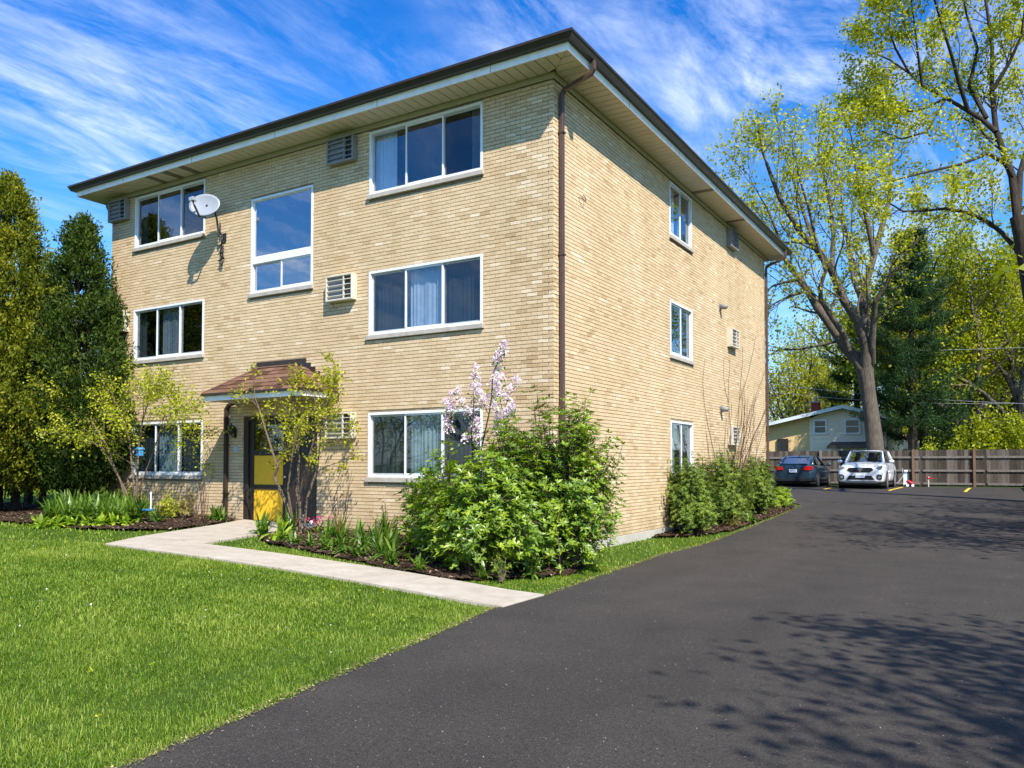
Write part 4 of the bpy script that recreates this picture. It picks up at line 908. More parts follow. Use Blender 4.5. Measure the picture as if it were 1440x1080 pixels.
# main maple behind the fence
handtree(31, 38, [(1231, 690), (1232, 640), (1228, 600), (1223, 560), (1218, 522)], [.46, .40, .36, .33, .38], [
    ([(1217, 524), (1207, 505), (1193, 490), (1180, 470), (1168, 452), (1152, 431), (1139, 408), (1126, 390), (1115, 374), (1100, 352), (1078, 338)], .36, .25),
    ([(1195, 492), (1189, 470), (1170, 442), (1157, 420), (1156, 402), (1164, 379), (1150, 330), (1140, 285), (1128, 245)], .17, -.35),
    ([(1218, 525), (1220, 489), (1209, 451), (1189, 420), (1173, 379), (1151, 347), (1126, 320), (1100, 275), (1082, 225)], .30, -.3),
    ([(1173, 379), (1176, 330), (1172, 285), (1160, 230), (1155, 200)], .14, .4),
    ([(1151, 347), (1135, 300), (1120, 250), (1106, 205)], .12, .5),
    ([(1219, 522), (1225, 495), (1220, 457), (1217, 426), (1222, 394), (1233, 357), (1245, 316), (1255, 280), (1258, 235), (1262, 200)], .30, .3),
    ([(1228, 510), (1228, 489), (1231, 451), (1234, 423), (1252, 394), (1275, 360), (1300, 330)], .2, -.5),
    ([(1233, 357), (1222, 300), (1210, 245), (1204, 190)], .14, -.4),
    ([(1217, 430), (1203, 390), (1196, 340), (1190, 300), (1186, 250)], .13, .6),
    ([(1126, 391), (1108, 395), (1090, 400), (1070, 415)], .1, .4),
    ([(1139, 408), (1112, 415), (1092, 425), (1070, 440)], .08, -.3),
    ([(1107, 363), (1098, 330), (1082, 290), (1066, 262)], .09, -.4),
    ], 3, 'maple_tree', 'tall grey maple with a forked trunk rising in front of the gabled house', 'leaf_spring', 7, .17, .16, 2.6, keep=.9, lkids=(6, 8))
# right maple, trunk just outside the frame
handtree(32, 25, [(1478, 700), (1472, 560), (1460, 450), (1445, 345), (1437, 305)], [.30, .27, .24, .22, .2], [
    ([(1437, 305), (1431, 244), (1419, 208), (1409, 177), (1404, 120), (1406, 60), (1400, 5), (1392, -50)], .14, .2),
    ([(1409, 180), (1390, 162), (1370, 150), (1339, 131), (1305, 113), (1287, 95), (1260, 76), (1238, 66)], .09, .3),
    ([(1370, 150), (1357, 107), (1348, 70), (1336, 30), (1325, -10), (1318, -50)], .08, -.4),
    ([(1431, 244), (1420, 225), (1397, 211), (1360, 226), (1321, 235), (1284, 244), (1262, 250)], .075, -.35),
    ([(1450, 370), (1432, 345), (1415, 325), (1397, 310), (1367, 296), (1336, 290), (1305, 293), (1275, 294), (1252, 280)], .1, .35),
    ([(1437, 305), (1442, 240), (1460, 180), (1465, 110), (1470, 50), (1476, -20)], .12, .5),
    ([(1405, 120), (1430, 80), (1448, 40), (1455, -10)], .08, -.3),
    ([(1396, 160), (1372, 115), (1385, 60), (1370, 10), (1362, -40)], .08, .4),
    ([(1445, 345), (1480, 300), (1520, 240), (1550, 180)], .14, .3),
    ([(1287, 95), (1268, 60), (1258, 30), (1262, 0)], .045, .3),
    ([(1305, 113), (1300, 70), (1296, 30), (1290, -20)], .05, -.3),
    ([(1339, 131), (1300, 150), (1268, 150), (1240, 140)], .05, .3),
    ([(1339, 131), (1310, 180), (1275, 190), (1250, 180)], .045, -.3),
    ], 3, 'maple_tree', 'large dark limbed maple leaning in from the right edge of the lot', 'leaf_spring', 9, .12, .11, 1.5, 'bark_dark', keep=1., lkids=(7, 9))
def broad(seed, u, dist, z0, h, spreadr, label, leaf, per=6, size=.2, sp=.2, trunk_r=.25, group=None, maxl=3, keep=1., name='broadleaf_tree', stems=1, bark_='bark_grey', fork=.25, xy=None, kids=(4, 6), wid=.6):
    x, y = xy if xy else place(u, dist); T = Tree(seed); r = T.r
    for q in range(stems):
        lean = r.normal(size=2)*.12; b = np.array([x+r.normal()*.2*(stems > 1), y+r.normal()*.2*(stems > 1), z0])
        top_ = b+np.array([lean[0]*h*fork, lean[1]*h*fork, h*fork]); T.path([b, (b+top_)/2+np.array([.03, .02, 0])*h*.1, top_], [trunk_r*1.1, trunk_r*.9, trunk_r*.85])
        nl = int(r.integers(5, 8)) if stems == 1 else 4
        for i in range(nl):
            a = 2*pi*i/nl+r.normal()*.3; el_ = r.uniform(.45, 1.35) if i else 1.5
            d = np.array([cos(a)*cos(el_)*wid*1.4, sin(a)*cos(el_)*wid*1.4, sin(el_)])
            T.limb(top_-np.array([0, 0, h*fork*.25*r.random()]), d, h*(1-fork)*.62*(.75+.3*sin(el_)), trunk_r*.5, 1, maxl, .1, .2, kids, (.4, .95), 5)
    return T.build(name, (x, y, z0), label, 'tree', bark_, leaf, per, size, sp, group, keep=keep, up=.3)
gb = 'trees beyond the back fence'
broad(41, 1366, 47, .6, 16.5, 5, 'dense yellow-green tree right of the dark pine behind the fence', 'leaf_springdark', 26, .2, .42, .36, gb)
broad(42, 1432, 45, .6, 16, 5, 'bright yellow-green tree at the right edge behind the fence', 'leaf_springdark', 26, .18, .4, .3, gb)
broad(43, 1330, 58, .6, 15, 5, 'tall olive-leaved tree behind the dark pine', 'leaf_spring', 14, .22, .4, .3, gb)
broad(44, 1128, 62, .6, 12.0, 6, 'many-limbed budding tree behind the house left of its chimney', 'leaf_spring', 7, .2, .25, .22, gb, stems=5, fork=.08, keep=.8)
broad(45, 1178, 74, .6, 11.5, 5, 'pale budding tree behind the red chimney', 'leaf_spring', 14, .24, .4, .26, gb, keep=.9)
broad(46, 1405, 66, .6, 9.5, 5, 'brownish budding tree low behind the right end of the fence', 'leaf_springdark', 20, .26, .5, .3, gb)
broad(48, 1300, 78, .6, 9, 5, 'distant rounded tree seen beneath the pine boughs', 'leaf_springdark', 20, .3, .5, .3, gb)
# trees beside the driveway that throw the shade on it
broad(51, 0, 0, 0, 11, 5, 'leafy tree beside the driveway outside the right edge of the view', 'leaf_springdark', 9, .17, .24, .22, 'trees along the right side of the driveway', xy=(12.2, 5.0), keep=1.)
broad(52, 0, 0, 0, 10.5, 5, 'tree close to the viewpoint shading the near driveway from the right', 'leaf_springdark', 9, .17, .24, .22, 'trees along the right side of the driveway', xy=(14.0, -9.9), keep=1.)
broad(54, 0, 0, .3, 12, 5, 'tree farther along the driveway outside the right edge of the view', 'leaf_springdark', 5, .17, .22, .24, 'trees along the right side of the driveway', xy=(14.0, 11), keep=1.)

# white pine with layered boughs
def pine(seed, u, dist, z0, zt_, rb, label, zb0, lean=0.):
    r = np.random.default_rng(seed); x, y = place(u, dist); b = np.array([x, y, z0]); T = Tree(seed)
    h = zt_-z0; T.path([b, b+[lean*h*.3, 0, h*.4], b+[lean*h, 0, h]], [.3, .2, .03])
    z_ = zb0; C = []; D = []
    while z_ < h-.3:
        f = (z_-zb0)/(h-zb0); R = rb*(1-f)**.75*r.uniform(.75, 1.1)+.35
        for a in np.arange(0, 2*pi, 2*pi/6)+r.uniform(0, 1):
            a += r.normal()*.25; L = R*r.uniform(.55, 1.15); p0 = b+[lean*z_, 0, z_]; d = np.array([cos(a), sin(a), .12+.35*f])
            pts = [p0+d*L*t_+np.array([0, 0, -.25*L*t_*(1-t_)+.12*L*t_**3]) for t_ in (0, .35, .7, 1)]
            T.path(pts, [.05, .035, .02, .008])
            for t_ in np.arange(.25, 1.02, .09):
                c = p0+d*L*t_+np.array([0, 0, -.25*L*t_*(1-t_)+.12*L*t_**3+.05]); wv = np.array([-d[1], d[0], 0])
                for s_ in np.linspace(-1, 1, 5): C.append(c+wv*s_*.42*L*(1.15-t_)*.8+r.normal(size=3)*[.12, .12, .03]); D.append(d)
        z_ += r.uniform(.85, 1.25)*(1.1-.45*f)
    o = empty('pine_tree', b, label, 'pine tree', 'dark pines beyond the fence')
    P0 = np.array([q[0] for q in T.seg])-b; P1 = np.array([q[1] for q in T.seg])-b; v, f_ = segmesh(P0, P1, [q[2] for q in T.seg], [q[3] for q in T.seg], 6); big('trunk', v, f_, M['bark_dark'], o)
    C = np.array(C)-b; V, Fq, tn = leaves(C, r, 15, .27, (.11), .13, .35, None, .15, nrm(np.array(D)), .35); V[:, 2] = V[:, 2]; big('crown', V, Fq, M['leaf_pine'], o, tone=tn); return o
pine(61, 1284, 44, .6, zat(322, 44), 3.3, 'tall dark pine with layered boughs right of the grey house', 3.2)
pine(62, 1299, 46, .6, zat(470, 46), 3.6, 'shorter dark pine with low boughs over the fence', 1.2)
pine(63, 1206, 52, .6, zat(430, 52), 2.8, 'dark pine half hidden behind the forked maple trunk', 2.9)

# evergreens at the left end of the building
def arbor(seed, x, y, h, R, label, leaf, zb=1.3, nb=430, dens=1.):
    r = np.random.default_rng(seed); g0 = H(x, y); b = np.array([x, y, g0]); T = Tree(seed)
    for q in range(3):
        a = 2*pi*q/3+1; T.path([b+[.22*cos(a), .22*sin(a), -.1], b+[.3*cos(a), .3*sin(a), 1.3], b+[.1*cos(a), .1*sin(a), h*.8]], [.11, .09, .03])
    C = []; D = []; TT = []
    for i in range(nb):
        f = r.random()**1.15; z_ = zb+(h-zb)*f; a = r.uniform(0, 2*pi)
        Rr = R*min(1, (1-f)**.7*1.12+.02)*(min(1, .62+f*3.2))*r.uniform(.78, 1.1)*(1+.1*sin(3*a+seed))
        e = b+np.array([Rr*cos(a), Rr*sin(a), z_-.1]); s0 = b+np.array([Rr*.35*cos(a), Rr*.35*sin(a), z_-.75*(1-f)-.15]); d = nrm(e-s0)+np.array([0, 0, .5])
        T.path([s0, e], [.02, .006]); tn = r.random()
        nk = int((7+9*(1-f))*dens)
        for t_ in r.uniform(.35, 1.06, nk):
            C.append(s0+(e-s0)*t_+r.normal(size=3)*(.10+.08*(1-f))); D.append(d); TT.append(tn*.65+.35*r.random())
    for i in range(30): C.append(b+np.array([r.normal()*.06, r.normal()*.06, h-.5+.6*r.random()])); D.append(np.array([0, 0, 1.])); TT.append(.7)
    o = empty('evergreen_tree', b, label, 'evergreen', 'evergreens at the left end of the building')
    v, f_ = segmesh(np.array([q[0] for q in T.seg])-b, np.array([q[1] for q in T.seg])-b, [q[2] for q in T.seg], [q[3] for q in T.seg], 6); big('trunk', v, f_, M['bark_dark'], o)
    V, Fq, tn = leaves(np.array(C)-b, r, 14, .095, .06, .42, .4, np.array(TT), .12, nrm(np.array(D)), .5); big('crown', V, Fq, M[leaf], o, tone=tn); return o
arbor(71, *place(6, 19), 7.9, 1.9, 'large golden-green evergreen at the left edge of the lawn', 'leaf_arbor', 1.2, 620)
arbor(72, *place(110, 19.2), zat(308, 19.2)-.5, 1.45, 'dark green pointed evergreen touching the left corner of the building', 'leaf_arbor2', 1.2, 560)
arbor(73, *place(-75, 17.5), 7.2, 1.7, 'evergreen cut off by the left edge of the view', 'leaf_arbor')
arbor(74, *place(48, 23), 6.5, 1.5, 'evergreen standing behind the two front evergreens', 'leaf_arbor2')

# ------------------------------------------------------------------ small trees, shrubs, bed plants
def smalltree(seed, loc, stems, label, leaf, klen, per, size, spread, keep=1., maxl=3, up=.05, kids=(4, 6), bark_='stem_tan'):
    T = Tree(seed); b = np.array([loc[0], loc[1], H(*loc)])
    for pts, r0 in stems:
        P = [b+np.array(q) for q in pts]; rad = np.linspace(r0, r0*.4, len(P)); T.path(P, rad)
        dirs = [nrm(P[min(i+1, len(P)-1)]-P[max(i-1, 0)]) for i in range(len(P))]
        T.spawn(P, dirs, klen, rad*.8, 1, maxl, up, .25, kids, (.5, 1.1), 4, .5, 1.)
    return T.build('small_tree', tuple(b), label, 'small tree', bark_, leaf, per, size, spread, keep=keep, k=5)
smalltree(81, (-4.85, -1.05), [
    ([(0, 0, 0), (-.25, -.05, .5), (-.55, -.1, 1.05), (-.45, -.1, 1.2), (-.75, -.12, 1.9), (-1.0, -.1, 2.4)], .045),
    ([(-.05, .05, 0), (-.12, .08, .8), (-.1, .1, 1.4), (-.3, .15, 2.0), (-.35, .1, 2.5)], .045),
    ([(.05, 0, 0), (.08, -.05, .7), (.3, -.08, 1.3), (.55, -.1, 1.9), (.9, -.1, 2.5)], .04),
    ([(.1, .05, 0), (.1, .1, .6), (.28, .2, 1.2), (.35, .2, 1.8), (.2, .2, 2.5)], .035),
    ([(.02, -.1, 0), (-.02, -.25, .8), (.15, -.3, 1.5), (.4, -.35, 2.0), (1.0, -.4, 2.35)], .03)],
    'small multi-stemmed tree with fresh green leaves right of the door', 'leaf_spring', .72, 8, .06, .045, .8, kids=(4, 6))
smalltree(82, (-9.7, -1.2), [
    ([(0, 0, 0), (-.2, 0, .5), (-.55, -.05, 1.0), (-.85, -.1, 1.6), (-1.3, -.15, 2.1), (-1.8, -.2, 2.3)], .04),
    ([(.05, 0, 0), (.0, .05, .6), (-.2, .1, 1.1), (-.3, .1, 1.7), (-.7, .1, 2.4)], .035),
    ([(.1, 0, 0), (.15, .0, .9), (.1, .05, 1.5), (.3, 0, 2.1), (.5, 0, 2.5)], .035),
    ([(-.05, 0, 0), (-.3, -.1, .8), (-.8, -.2, 1.5), (-1.5, -.3, 1.8), (-2.2, -.3, 1.9)], .03),
    ([(.1, 0, .4), (.5, 0, 1.1), (.9, -.05, 1.7), (1.2, -.1, 2.2)], .02)],
    'small yellow-green feathery tree in front of the lower left window', 'leaf_gold', .95, 10, .06, .06, 1., kids=(5, 8))
def whorls(C, D, r, n, L, w, tone, droop=.35, tipup=.1):
    """n pointed leaves round each shoot tip, folded outwards"""
    m_ = len(C); C = np.repeat(C, n, 0); D = np.repeat(nrm(D), n, 0); k_ = len(C)
    a = np.tile(np.arange(n)*2*pi/n, m_)+np.repeat(r.random(m_)*6, n)+r.normal(0, .25, k_)
    ref = nrm(np.cross(D, np.array([.3, .2, 1.])+0*D)); o = np.cross(D, ref); rad = ref*np.cos(a)[:, None]+o*np.sin(a)[:, None]
    dv = nrm(D*r.uniform(.15, .9, k_)[:, None]+rad); s = (L*r.uniform(.65, 1.2, k_))[:, None]; wv = nrm(np.cross(dv, D))
    mid = C+dv*s*.5; tip = C+dv*s+np.array([0, 0, -droop])*s*.5
    V = np.stack([C, mid+wv*w*s/L*.5, tip, mid-wv*w*s/L*.5], 1).reshape(-1, 3)
    return V, np.arange(4*k_).reshape(-1, 4), np.clip(np.repeat(tone, n)+r.normal(0, .12, k_), 0, 1)
def shrub(seed, loc, rx, ry, h, label, leaf, nst, per, n, L, w, lean=(0, 0), name='shrub', bark_='stem_tan', zlow=.15, inner=.35, group=None, lump=.16):
    r = np.random.default_rng(seed); b = np.array([loc[0], loc[1], H(*loc)]); seg = []; C = []; D = []; TT = []
    for i in range(nst):
        a = r.uniform(0, 2*pi); ph = r.uniform(0, 1)**.75; el_ = zlow+(pi/2-zlow)*ph
        R = (1+lump*sin(3.1*a+seed)+lump*.6*sin(5*a+7*el_))*r.uniform(.72, 1.06)
        e = np.array([rx*cos(a)*cos(el_)**.7*R+lean[0]*ph, ry*sin(a)*cos(el_)**.7*R+lean[1]*ph, h*sin(el_)*R]); s0 = np.array([.25*cos(a)*r.random()*rx, .25*sin(a)*r.random()*ry, 0]); m1 = s0+(e-s0)*.5+np.array([0, 0, .16*h])*(1-ph)
        seg += [(s0, m1, .014, .009), (m1, e, .009, .004)]; tn = r.random()
        for q in range(per):
            t_ = 1-r.random()**1.6*(1-inner); c = (s0*(1-t_)**2+2*m1*t_*(1-t_)+e*t_*t_)+r.normal(size=3)*.10*np.array([rx, ry, h*.8]); C.append(c); out = nrm(np.array([e[0], e[1], e[2]*.4])+r.normal(size=3)*.3); D.append(out*.7+np.array([0, 0, .6])); TT.append(.25+.5*tn+.25*r.random())
            if q % 3 == 0: seg.append((s0*(1-t_)**2+2*m1*t_*(1-t_)+e*t_*t_, c, .004, .003))
    C = np.array(C); C[:, 2] = np.maximum(C[:, 2], .06)
    o = empty(name, b, label, 'shrub', group)
    v, f_ = segmesh([q[0] for q in seg], [q[1] for q in seg], [q[2] for q in seg], [q[3] for q in seg], 4); big('stems', v, f_, M[bark_], o)
    V, Fq, tn = whorls(C, np.array(D), r, n, L, w, np.array(TT)); big('foliage', V, Fq, M[leaf], o, tone=tn); return o
shrub(91, (-.2, -2.0), 1.1, .95, 1.45, 'broad bright green leafy shrub beside the front walk', 'leaf_shrub', 230, 18, 7, .10, .036)
shrub(92, (.5, -.7), 1.05, .9, 2.25, 'taller green shrub wrapping the near corner of the building', 'leaf_shrub', 210, 18, 7, .095, .034, lean=(.1, .1))
shrub(94, (.05, -1.25), .95, .8, 1.85, 'middle shrub of the corner mass, between the low one and the tall one', 'leaf_shrub', 190, 16, 7, .095, .034)
shrub(93, (-1.6, -1.15), .8, .65, 1.25, 'darker leafy shrub under the right end of the lower right window', 'leaf_shrub', 80, 11, 6, .10, .036, bark_='bark_dark')
# lilac
T = Tree(95); b = np.array([-.8, -1.15, H(-.8, -1.15)])
for pts, r0 in [([(0, 0, 0), (-.1, 0, 1.0), (.1, 0, 1.7), (.25, .05, 2.4), (.3, .05, 2.95)], .022), ([(.1, 0, 0), (.2, -.05, 1.2), (.35, 0, 1.9), (.5, 0, 2.35)], .018), ([(-.1, 0, 0), (-.35, 0, .9), (-.55, 0, 1.5), (-.5, 0, 2.2)], .018), ([(0, .1, 0), (-.1, .1, 1.2), (-.15, .1, 2.0), (-.1, .1, 2.5)], .018)]:
    P = [b+np.array(q) for q in pts]; rad = np.linspace(r0, r0*.4, len(P)); T.path(P, rad); dirs = [nrm(P[min(i+1, len(P)-1)]-P[max(i-1, 0)]) for i in range(len(P))]; T.spawn(P, dirs, .5, rad*.7, 2, 3, .15, .2, (4, 6), (.4, 1.0), 4, .5, 1.)
lil = T.build('lilac', tuple(b), 'leggy lilac with pale pink flower clusters in front of the lower right window', 'flowering shrub', 'bark_dark', 'leaf_shrub', 5, .07, .05, crown='foliage', trunkname='stems', keep=.9)
r = np.random.default_rng(96); tips = np.array(T.tips)-b; tips = tips[tips[:, 2] > 1.75]; r.shuffle(tips)
for c in tips[:64]:
    c = c+[0, 0, .04]; n = 75; t_ = r.random(n); d = nrm(r.normal(size=(n, 3))); P = c+np.array([0, 0, 1.])*(t_[:, None]*.11)+d*(.075*(1.15-t_))[:, None]
    V, Fq, tn = leaves(P, r, 1, .034, .0, .9); tag(big('flower_cluster', V, Fq, M['petal_lilac'], lil, tone=tn), kind='stuff')
# strap-leaved clumps
def straps(r, n, L, w, flat=.6):
    V = []; Fs = []; tn = []; k_ = 0
    for i in range(n):
        a = r.uniform(0, 2*pi); el_ = r.uniform(flat, 1.45); l = L*r.uniform(.6, 1.1); p = np.array([r.normal()*.035, r.normal()*.035, 0]); d = np.array([cos(a)*cos(el_), sin(a)*cos(el_), sin(el_)]); wv = np.array([-sin(a), cos(a), 0]); t_ = r.random(); m_ = 4
        for j in range(m_+1):
            ww = w*(.7+.6*sin(pi*min(1, j/m_*.9+.1)))*(1 if j < m_ else .15)*.6; V += [p-wv*ww, p+wv*ww]
            if j < m_: Fs.append((k_+2*j, k_+2*j+1, k_+2*j+3, k_+2*j+2)); tn.append(np.clip(t_+.08*j, 0, 1))
            p = p+d*l/m_; d = nrm(d+np.array([0, 0, -.42*cos(el_)-.1]))
        k_ += 2*(m_+1)
    return np.array(V), np.array(Fs), tn
def clump(seed, u_or_xy, n, L, w, label, leaf='leaf_lily', name='leafy_clump', cat='plant', group=None, flat=.5, flowers=None):
    r = np.random.default_rng(seed); x, y = u_or_xy; V, Fq, tn = straps(r, n, L, w, flat)
    o = big(name, V, Fq, M[leaf], tone=tn, loc=(x, y, H(x, y)+.01)); tag(o, label, cat, group)
    if flowers:
        P = np.stack([r.normal(0, .12, 9), r.normal(0, .12, 9), r.uniform(.16, .3, 9)], 1); V, Fq, tn = leaves(P, r, 14, .035, .018, .9); big('flowers', V, Fq, M[flowers], o, tone=tn)
    return o
gr_ = 'strap-leaved clumps in the right bed'
clump(101, (-5.02, -1.75), 34, .48, .03, 'dark strap-leaved clump at the bed corner nearest the door', group=gr_)
clump(102, (-4.85, -1.3), 30, .5, .032, 'upright dark strap-leaved clump behind the corner one', group=gr_, flat=.9)
clump(103, (-4.35, -1.95), 30, .46, .045, 'pale broad-leaved clump at the foot of the small tree by the door', 'leaf_hosta', group=gr_, flat=.35)
clump(104, (-3.75, -1.1), 120, .48, .008, 'tan grassy tuft right of the small door tree', 'leaf_tan', 'grass_tuft', 'grass tuft', flat=.7)
clump(105, (-4.6, -.8), 14, .22, .02, 'small clump with pink flowers beside the doorstep', flowers='petal_pink', name='flowering_plant', cat='flowers')
clump(106, (-4.95, -.95), 10, .2, .02, 'small clump with white flowers beside the doorstep', flowers='petal_white', name='flowering_plant', cat='flowers')
names = ['first', 'second', 'third', 'fourth', 'fifth', 'sixth', 'seventh', 'eighth', 'ninth', 'tenth']
pos = [(-3.45, -1.75), (-3.1, -1.35), (-2.95, -1.95), (-2.6, -1.5), (-2.35, -2.05), (-2.1, -1.7), (-1.8, -2.3), (-1.45, -2.45), (-3.2, -.6), (-2.5, -.7)]
for i, (x, y) in enumerate([(-4.0, -2.2), (-3.6, -2.3), (-3.2, -2.35), (-2.8, -2.4), (-2.4, -2.5), (-2.0, -2.6), (-1.2, -2.75), (-.6, -2.85), (.3, -2.6), (.65, -1.9)]): clump(210+i, (x, y), 26, .26, .026, f'low green clump along the front edge of the right bed, {names[i]} from the left', group='low edging clumps in the right bed', flat=.35)
for i, p_ in enumerate(pos): clump(110+i, p_, 30, .42+.04*(i % 3), .028, f'green strap-leaved clump, {names[i]} to the right of the tan grass tuft'+(' along the wall' if i > 7 else ''), group=gr_)
# left bed
gl_ = 'lily clumps in the left bed'
k_ = 0
LB = [(85, 16.3), (108, 16.8), (128, 16.2), (146, 17.0), (165, 16.6), (183, 17.3), (104, 17.7), (140, 18.0), (175, 18.2), (200, 17.2), (72, 15.9), (95, 15.7), (118, 15.6), (137, 15.7), (156, 15.9), (175, 16.1), (193, 16.4), (88, 17.1), (158, 17.6), (122, 17.3)]
for i, (u, d_) in enumerate(LB):
    clump(130+i*1000, place(u, d_), 60, .6, .03, f'dense green lily clump {("in the rear" if d_ > 16.7 else "in the middle" if d_ > 16.15 else "at the front")} of the left bed patch, {names[sorted([q[0] for q in LB if (q[1] > 16.7) == (d_ > 16.7) and (q[1] > 16.15) == (d_ > 16.15)]).index(u)]} from the left', group=gl_, flat=.55)
for i, u in enumerate((60, 82, 104, 124, 142, 160, 178)): clump(245+i, place(u, 15.0+.1*i), 26, .26, .045, f'low yellow-green leafy clump at the front of the left bed, {names[i]} from the left', 'leaf_hosta', group='yellow-green edging clumps', flat=.3)
for i, (u, d_) in enumerate([(222, 16.3), (300, 17.2), (312, 16.9)]): clump(152+i, place(u, d_), 26, .36, .03, ['green clump beside the stake under the blue dish', 'small dark clump left of the door downspout', 'small dark clump touching the foot of the door downspout'][i], group=gl_)
def bush(seed, xy, R, h, label, leaf, nst=40, per=9, n=4, L=.05, w=.022, **k): return shrub(seed, xy, R, R, h, label, leaf, nst, per, n, L, w, **k)
bush(160, place(238, 17.2), .32, .5, 'small golden shrub right of the blue dish stake', 'leaf_gold')
bush(161, place(262, 17.4), .28, .45, 'small golden-brown shrub left of the bare twigs', 'leaf_tan')
bush(162, place(180, 18.4), .4, .6, 'yellow-tinged low shrub against the wall below the left window', 'leaf_gold')
bush(163, (-3.3, -.35), .3, .6, 'thin grey-green shrub against the wall below the right window', 'leaf_tan', 22, 5)
def twigs(seed, xy, n, h, sp, label, bark_='twig_red', r0=.012, leaf=None):
    r = np.random.default_rng(seed); b = np.array([xy[0], xy[1], H(*xy)]); T = Tree(seed)
    for i in range(n):
        a = r.uniform(0, 2*pi); p = b+np.array([cos(a), sin(a), 0])*sp*.3*r.random(); d = np.array([cos(a)*.14*sp/.3, sin(a)*.14*sp/.3, 1.]); T.limb(p, d, h*r.uniform(.6, 1.05), r0, 2, 3, .1, .07, (1, 3), (.25, .5), 5)
    return T.build('bare_shrub', tuple(b), label, 'bare shrub', bark_, leaf, 2, .03, .03, keep=.5, crown='buds', trunkname='stems')
twigs(170, place(284, 17.4), 8, .65, .4, 'bare twiggy shrub left of the door downspout')
twigs(171, (-4.3, -.55), 5, 1.0, .3, 'few bare stems by the wall behind the small door tree', 'bark_dark')
# side of the building
gs_ = 'yews along the side wall'
shrub(180, (.42, 5.7), .62, .95, 1.45, 'rounded dark yew against the side wall nearest the front', 'leaf_yew', 190, 22, 7, .075, .02, name='yew_shrub', group=gs_, bark_='bark_dark')
shrub(181, (.5, 8.0), .62, 1.1, 1.5, 'second yew along the side wall, wider and looser', 'leaf_yew', 190, 22, 7, .075, .02, name='yew_shrub', group=gs_, bark_='bark_dark')
shrub(182, (.45, 11.2), .6, 1.3, 1.35, 'farthest yew along the side wall before the rear corner', 'leaf_yew', 190, 22, 7, .075, .022, name='yew_shrub', group=gs_, bark_='bark_dark')
shrub(183, (.55, 13.6), .45, .9, .5, 'low chartreuse plant at the rear end of the side bed', 'leaf_hosta', 60, 9, 5, .11, .03, name='ground_cover')
clump(184, (.85, 7.6), 60, .4, .01, 'dry tan grass tuft between the first two yews', 'leaf_tan', 'grass_tuft', 'grass tuft', flat=.6)
clump(185, (.9, 8.9), 34, .3, .03, 'small green clump in front of the second yew', group='clumps before the yews')
twigs(186, (.3, 8.6), 16, 3.0, .5, 'tall bare stems against the side wall between yews', 'twig_red', .014)
twigs(187, (.3, 10.4), 9, 2.6, .4, 'thin bare stems against the side wall beside the low air conditioner', 'twig_red', .011)
bush(188, (.55, -2.55), .16, .35, 'sprout of green leaves at the edge of the near bed by the driveway', 'leaf_shrub', 12, 5)
# garden ornaments left
x, y = place(208, 16.5); o = empty('stake_dish', (x, y, H(x, y)), 'pale blue shallow dish on a stake in the left bed', 'bird bath')
MB().tube([(.12, 0, 0), (.12, 0, .62)], .014, 6).build('stake', M['white_frame'], o); MB().tube([(0, 0, .22), (0, 0, .24), (0, 0, .27)], [.12, .17, .18], 16).build('dish', M['blue_plastic'], o)
x, y = place(197, 17.0); o = empty('bird_feeder', (x, y, zat(636, 17.0)), 'small blue birdhouse hanging in the small left tree', 'birdhouse')
MB().box(-.06, .05, -.05, .05, -.08, .06).build('box', M['blue_plastic'], o, bevel=.01); MB().add([(-.08, -.07, .06), (.07, -.07, .06), (.07, .07, .06), (-.08, .07, .06), (-.005, -.07, .11), (-.005, .07, .11)], [(0, 1, 4), (1, 2, 5, 4), (2, 3, 5), (3, 0, 4, 5), (3, 2, 1, 0)]).build('roof', M['blue_plastic'], o)
MB().tube([(-.01, -.05, 0), (-.01, -.06, 0)], .02, 10).build('hole', M['black_metal'], o); MB().tube([(-.005, 0, .1), (0, 0, .4)], .005, 4).build('wire', M['black_metal'], o)

# understory behind: hedges and low bushes
def mass(seed, u, dist, rx, ry, h, label, leaf, n=2600, size=.16, cat_='shrub'):
    r = np.random.default_rng(seed); x, y = place(u, dist); a = r.uniform(0, 2*pi, n); el_ = np.arcsin(r.random(n)**.8); k_ = r.uniform(.6, 1.05, n)*(1+.15*np.sin(4*a+seed)+.1*np.sin(9*a))
    C = np.stack([rx*np.cos(a)*np.cos(el_)*k_, ry*np.sin(a)*np.cos(el_)*k_, h*np.sin(el_)*k_+.1], 1); V, Fq, tn = leaves(C, r, 5, size, .1, .6, .2)
    o = empty('bush', (x, y, H(x, y)), label, cat_); big('foliage', V, Fq, M[leaf], o, tone=tn)
    T = [((0, 0, 0), (rx*.4*cos(q), ry*.4*sin(q), h*.7), .05, .02) for q in range(6)]; v, f_ = segmesh(*[[q[i] for q in T] for i in range(4)], 5); big('stems', v, f_, M['bark_dark'], o)
broad(50, 1415, 50, .6, 14.5, 5, 'tall loose yellow-green tree rising behind the right-hand trees', 'leaf_spring', 12, .2, .35, .3, gb)
broad(49, 1325, 49, .6, 13.5, 5, 'golden-green tree between the pine and the right-hand trees', 'leaf_spring', 18, .2, .4, .24, gb)
broad(53, 1470, 52, .6, 19, 5, 'tallest yellow-green tree at the right edge beyond the fence', 'leaf_springdark', 22, .2, .45, .36, gb)
broad(55, 1395, 54, .6, 18, 5, 'tall yellow-green tree filling the gap left of the right-edge tree', 'leaf_spring', 16, .2, .45, .32, gb)
mass(190, 60, 62, 9, 3, 3.2, 'dark hedge across the street at the far left', 'leaf_arbor2', 5000, .35)
mass(191, -60, 50, 7, 3, 4.5, 'tall dark shrubs beyond the evergreens at the far left', 'leaf_arbor2', 4500, .3)
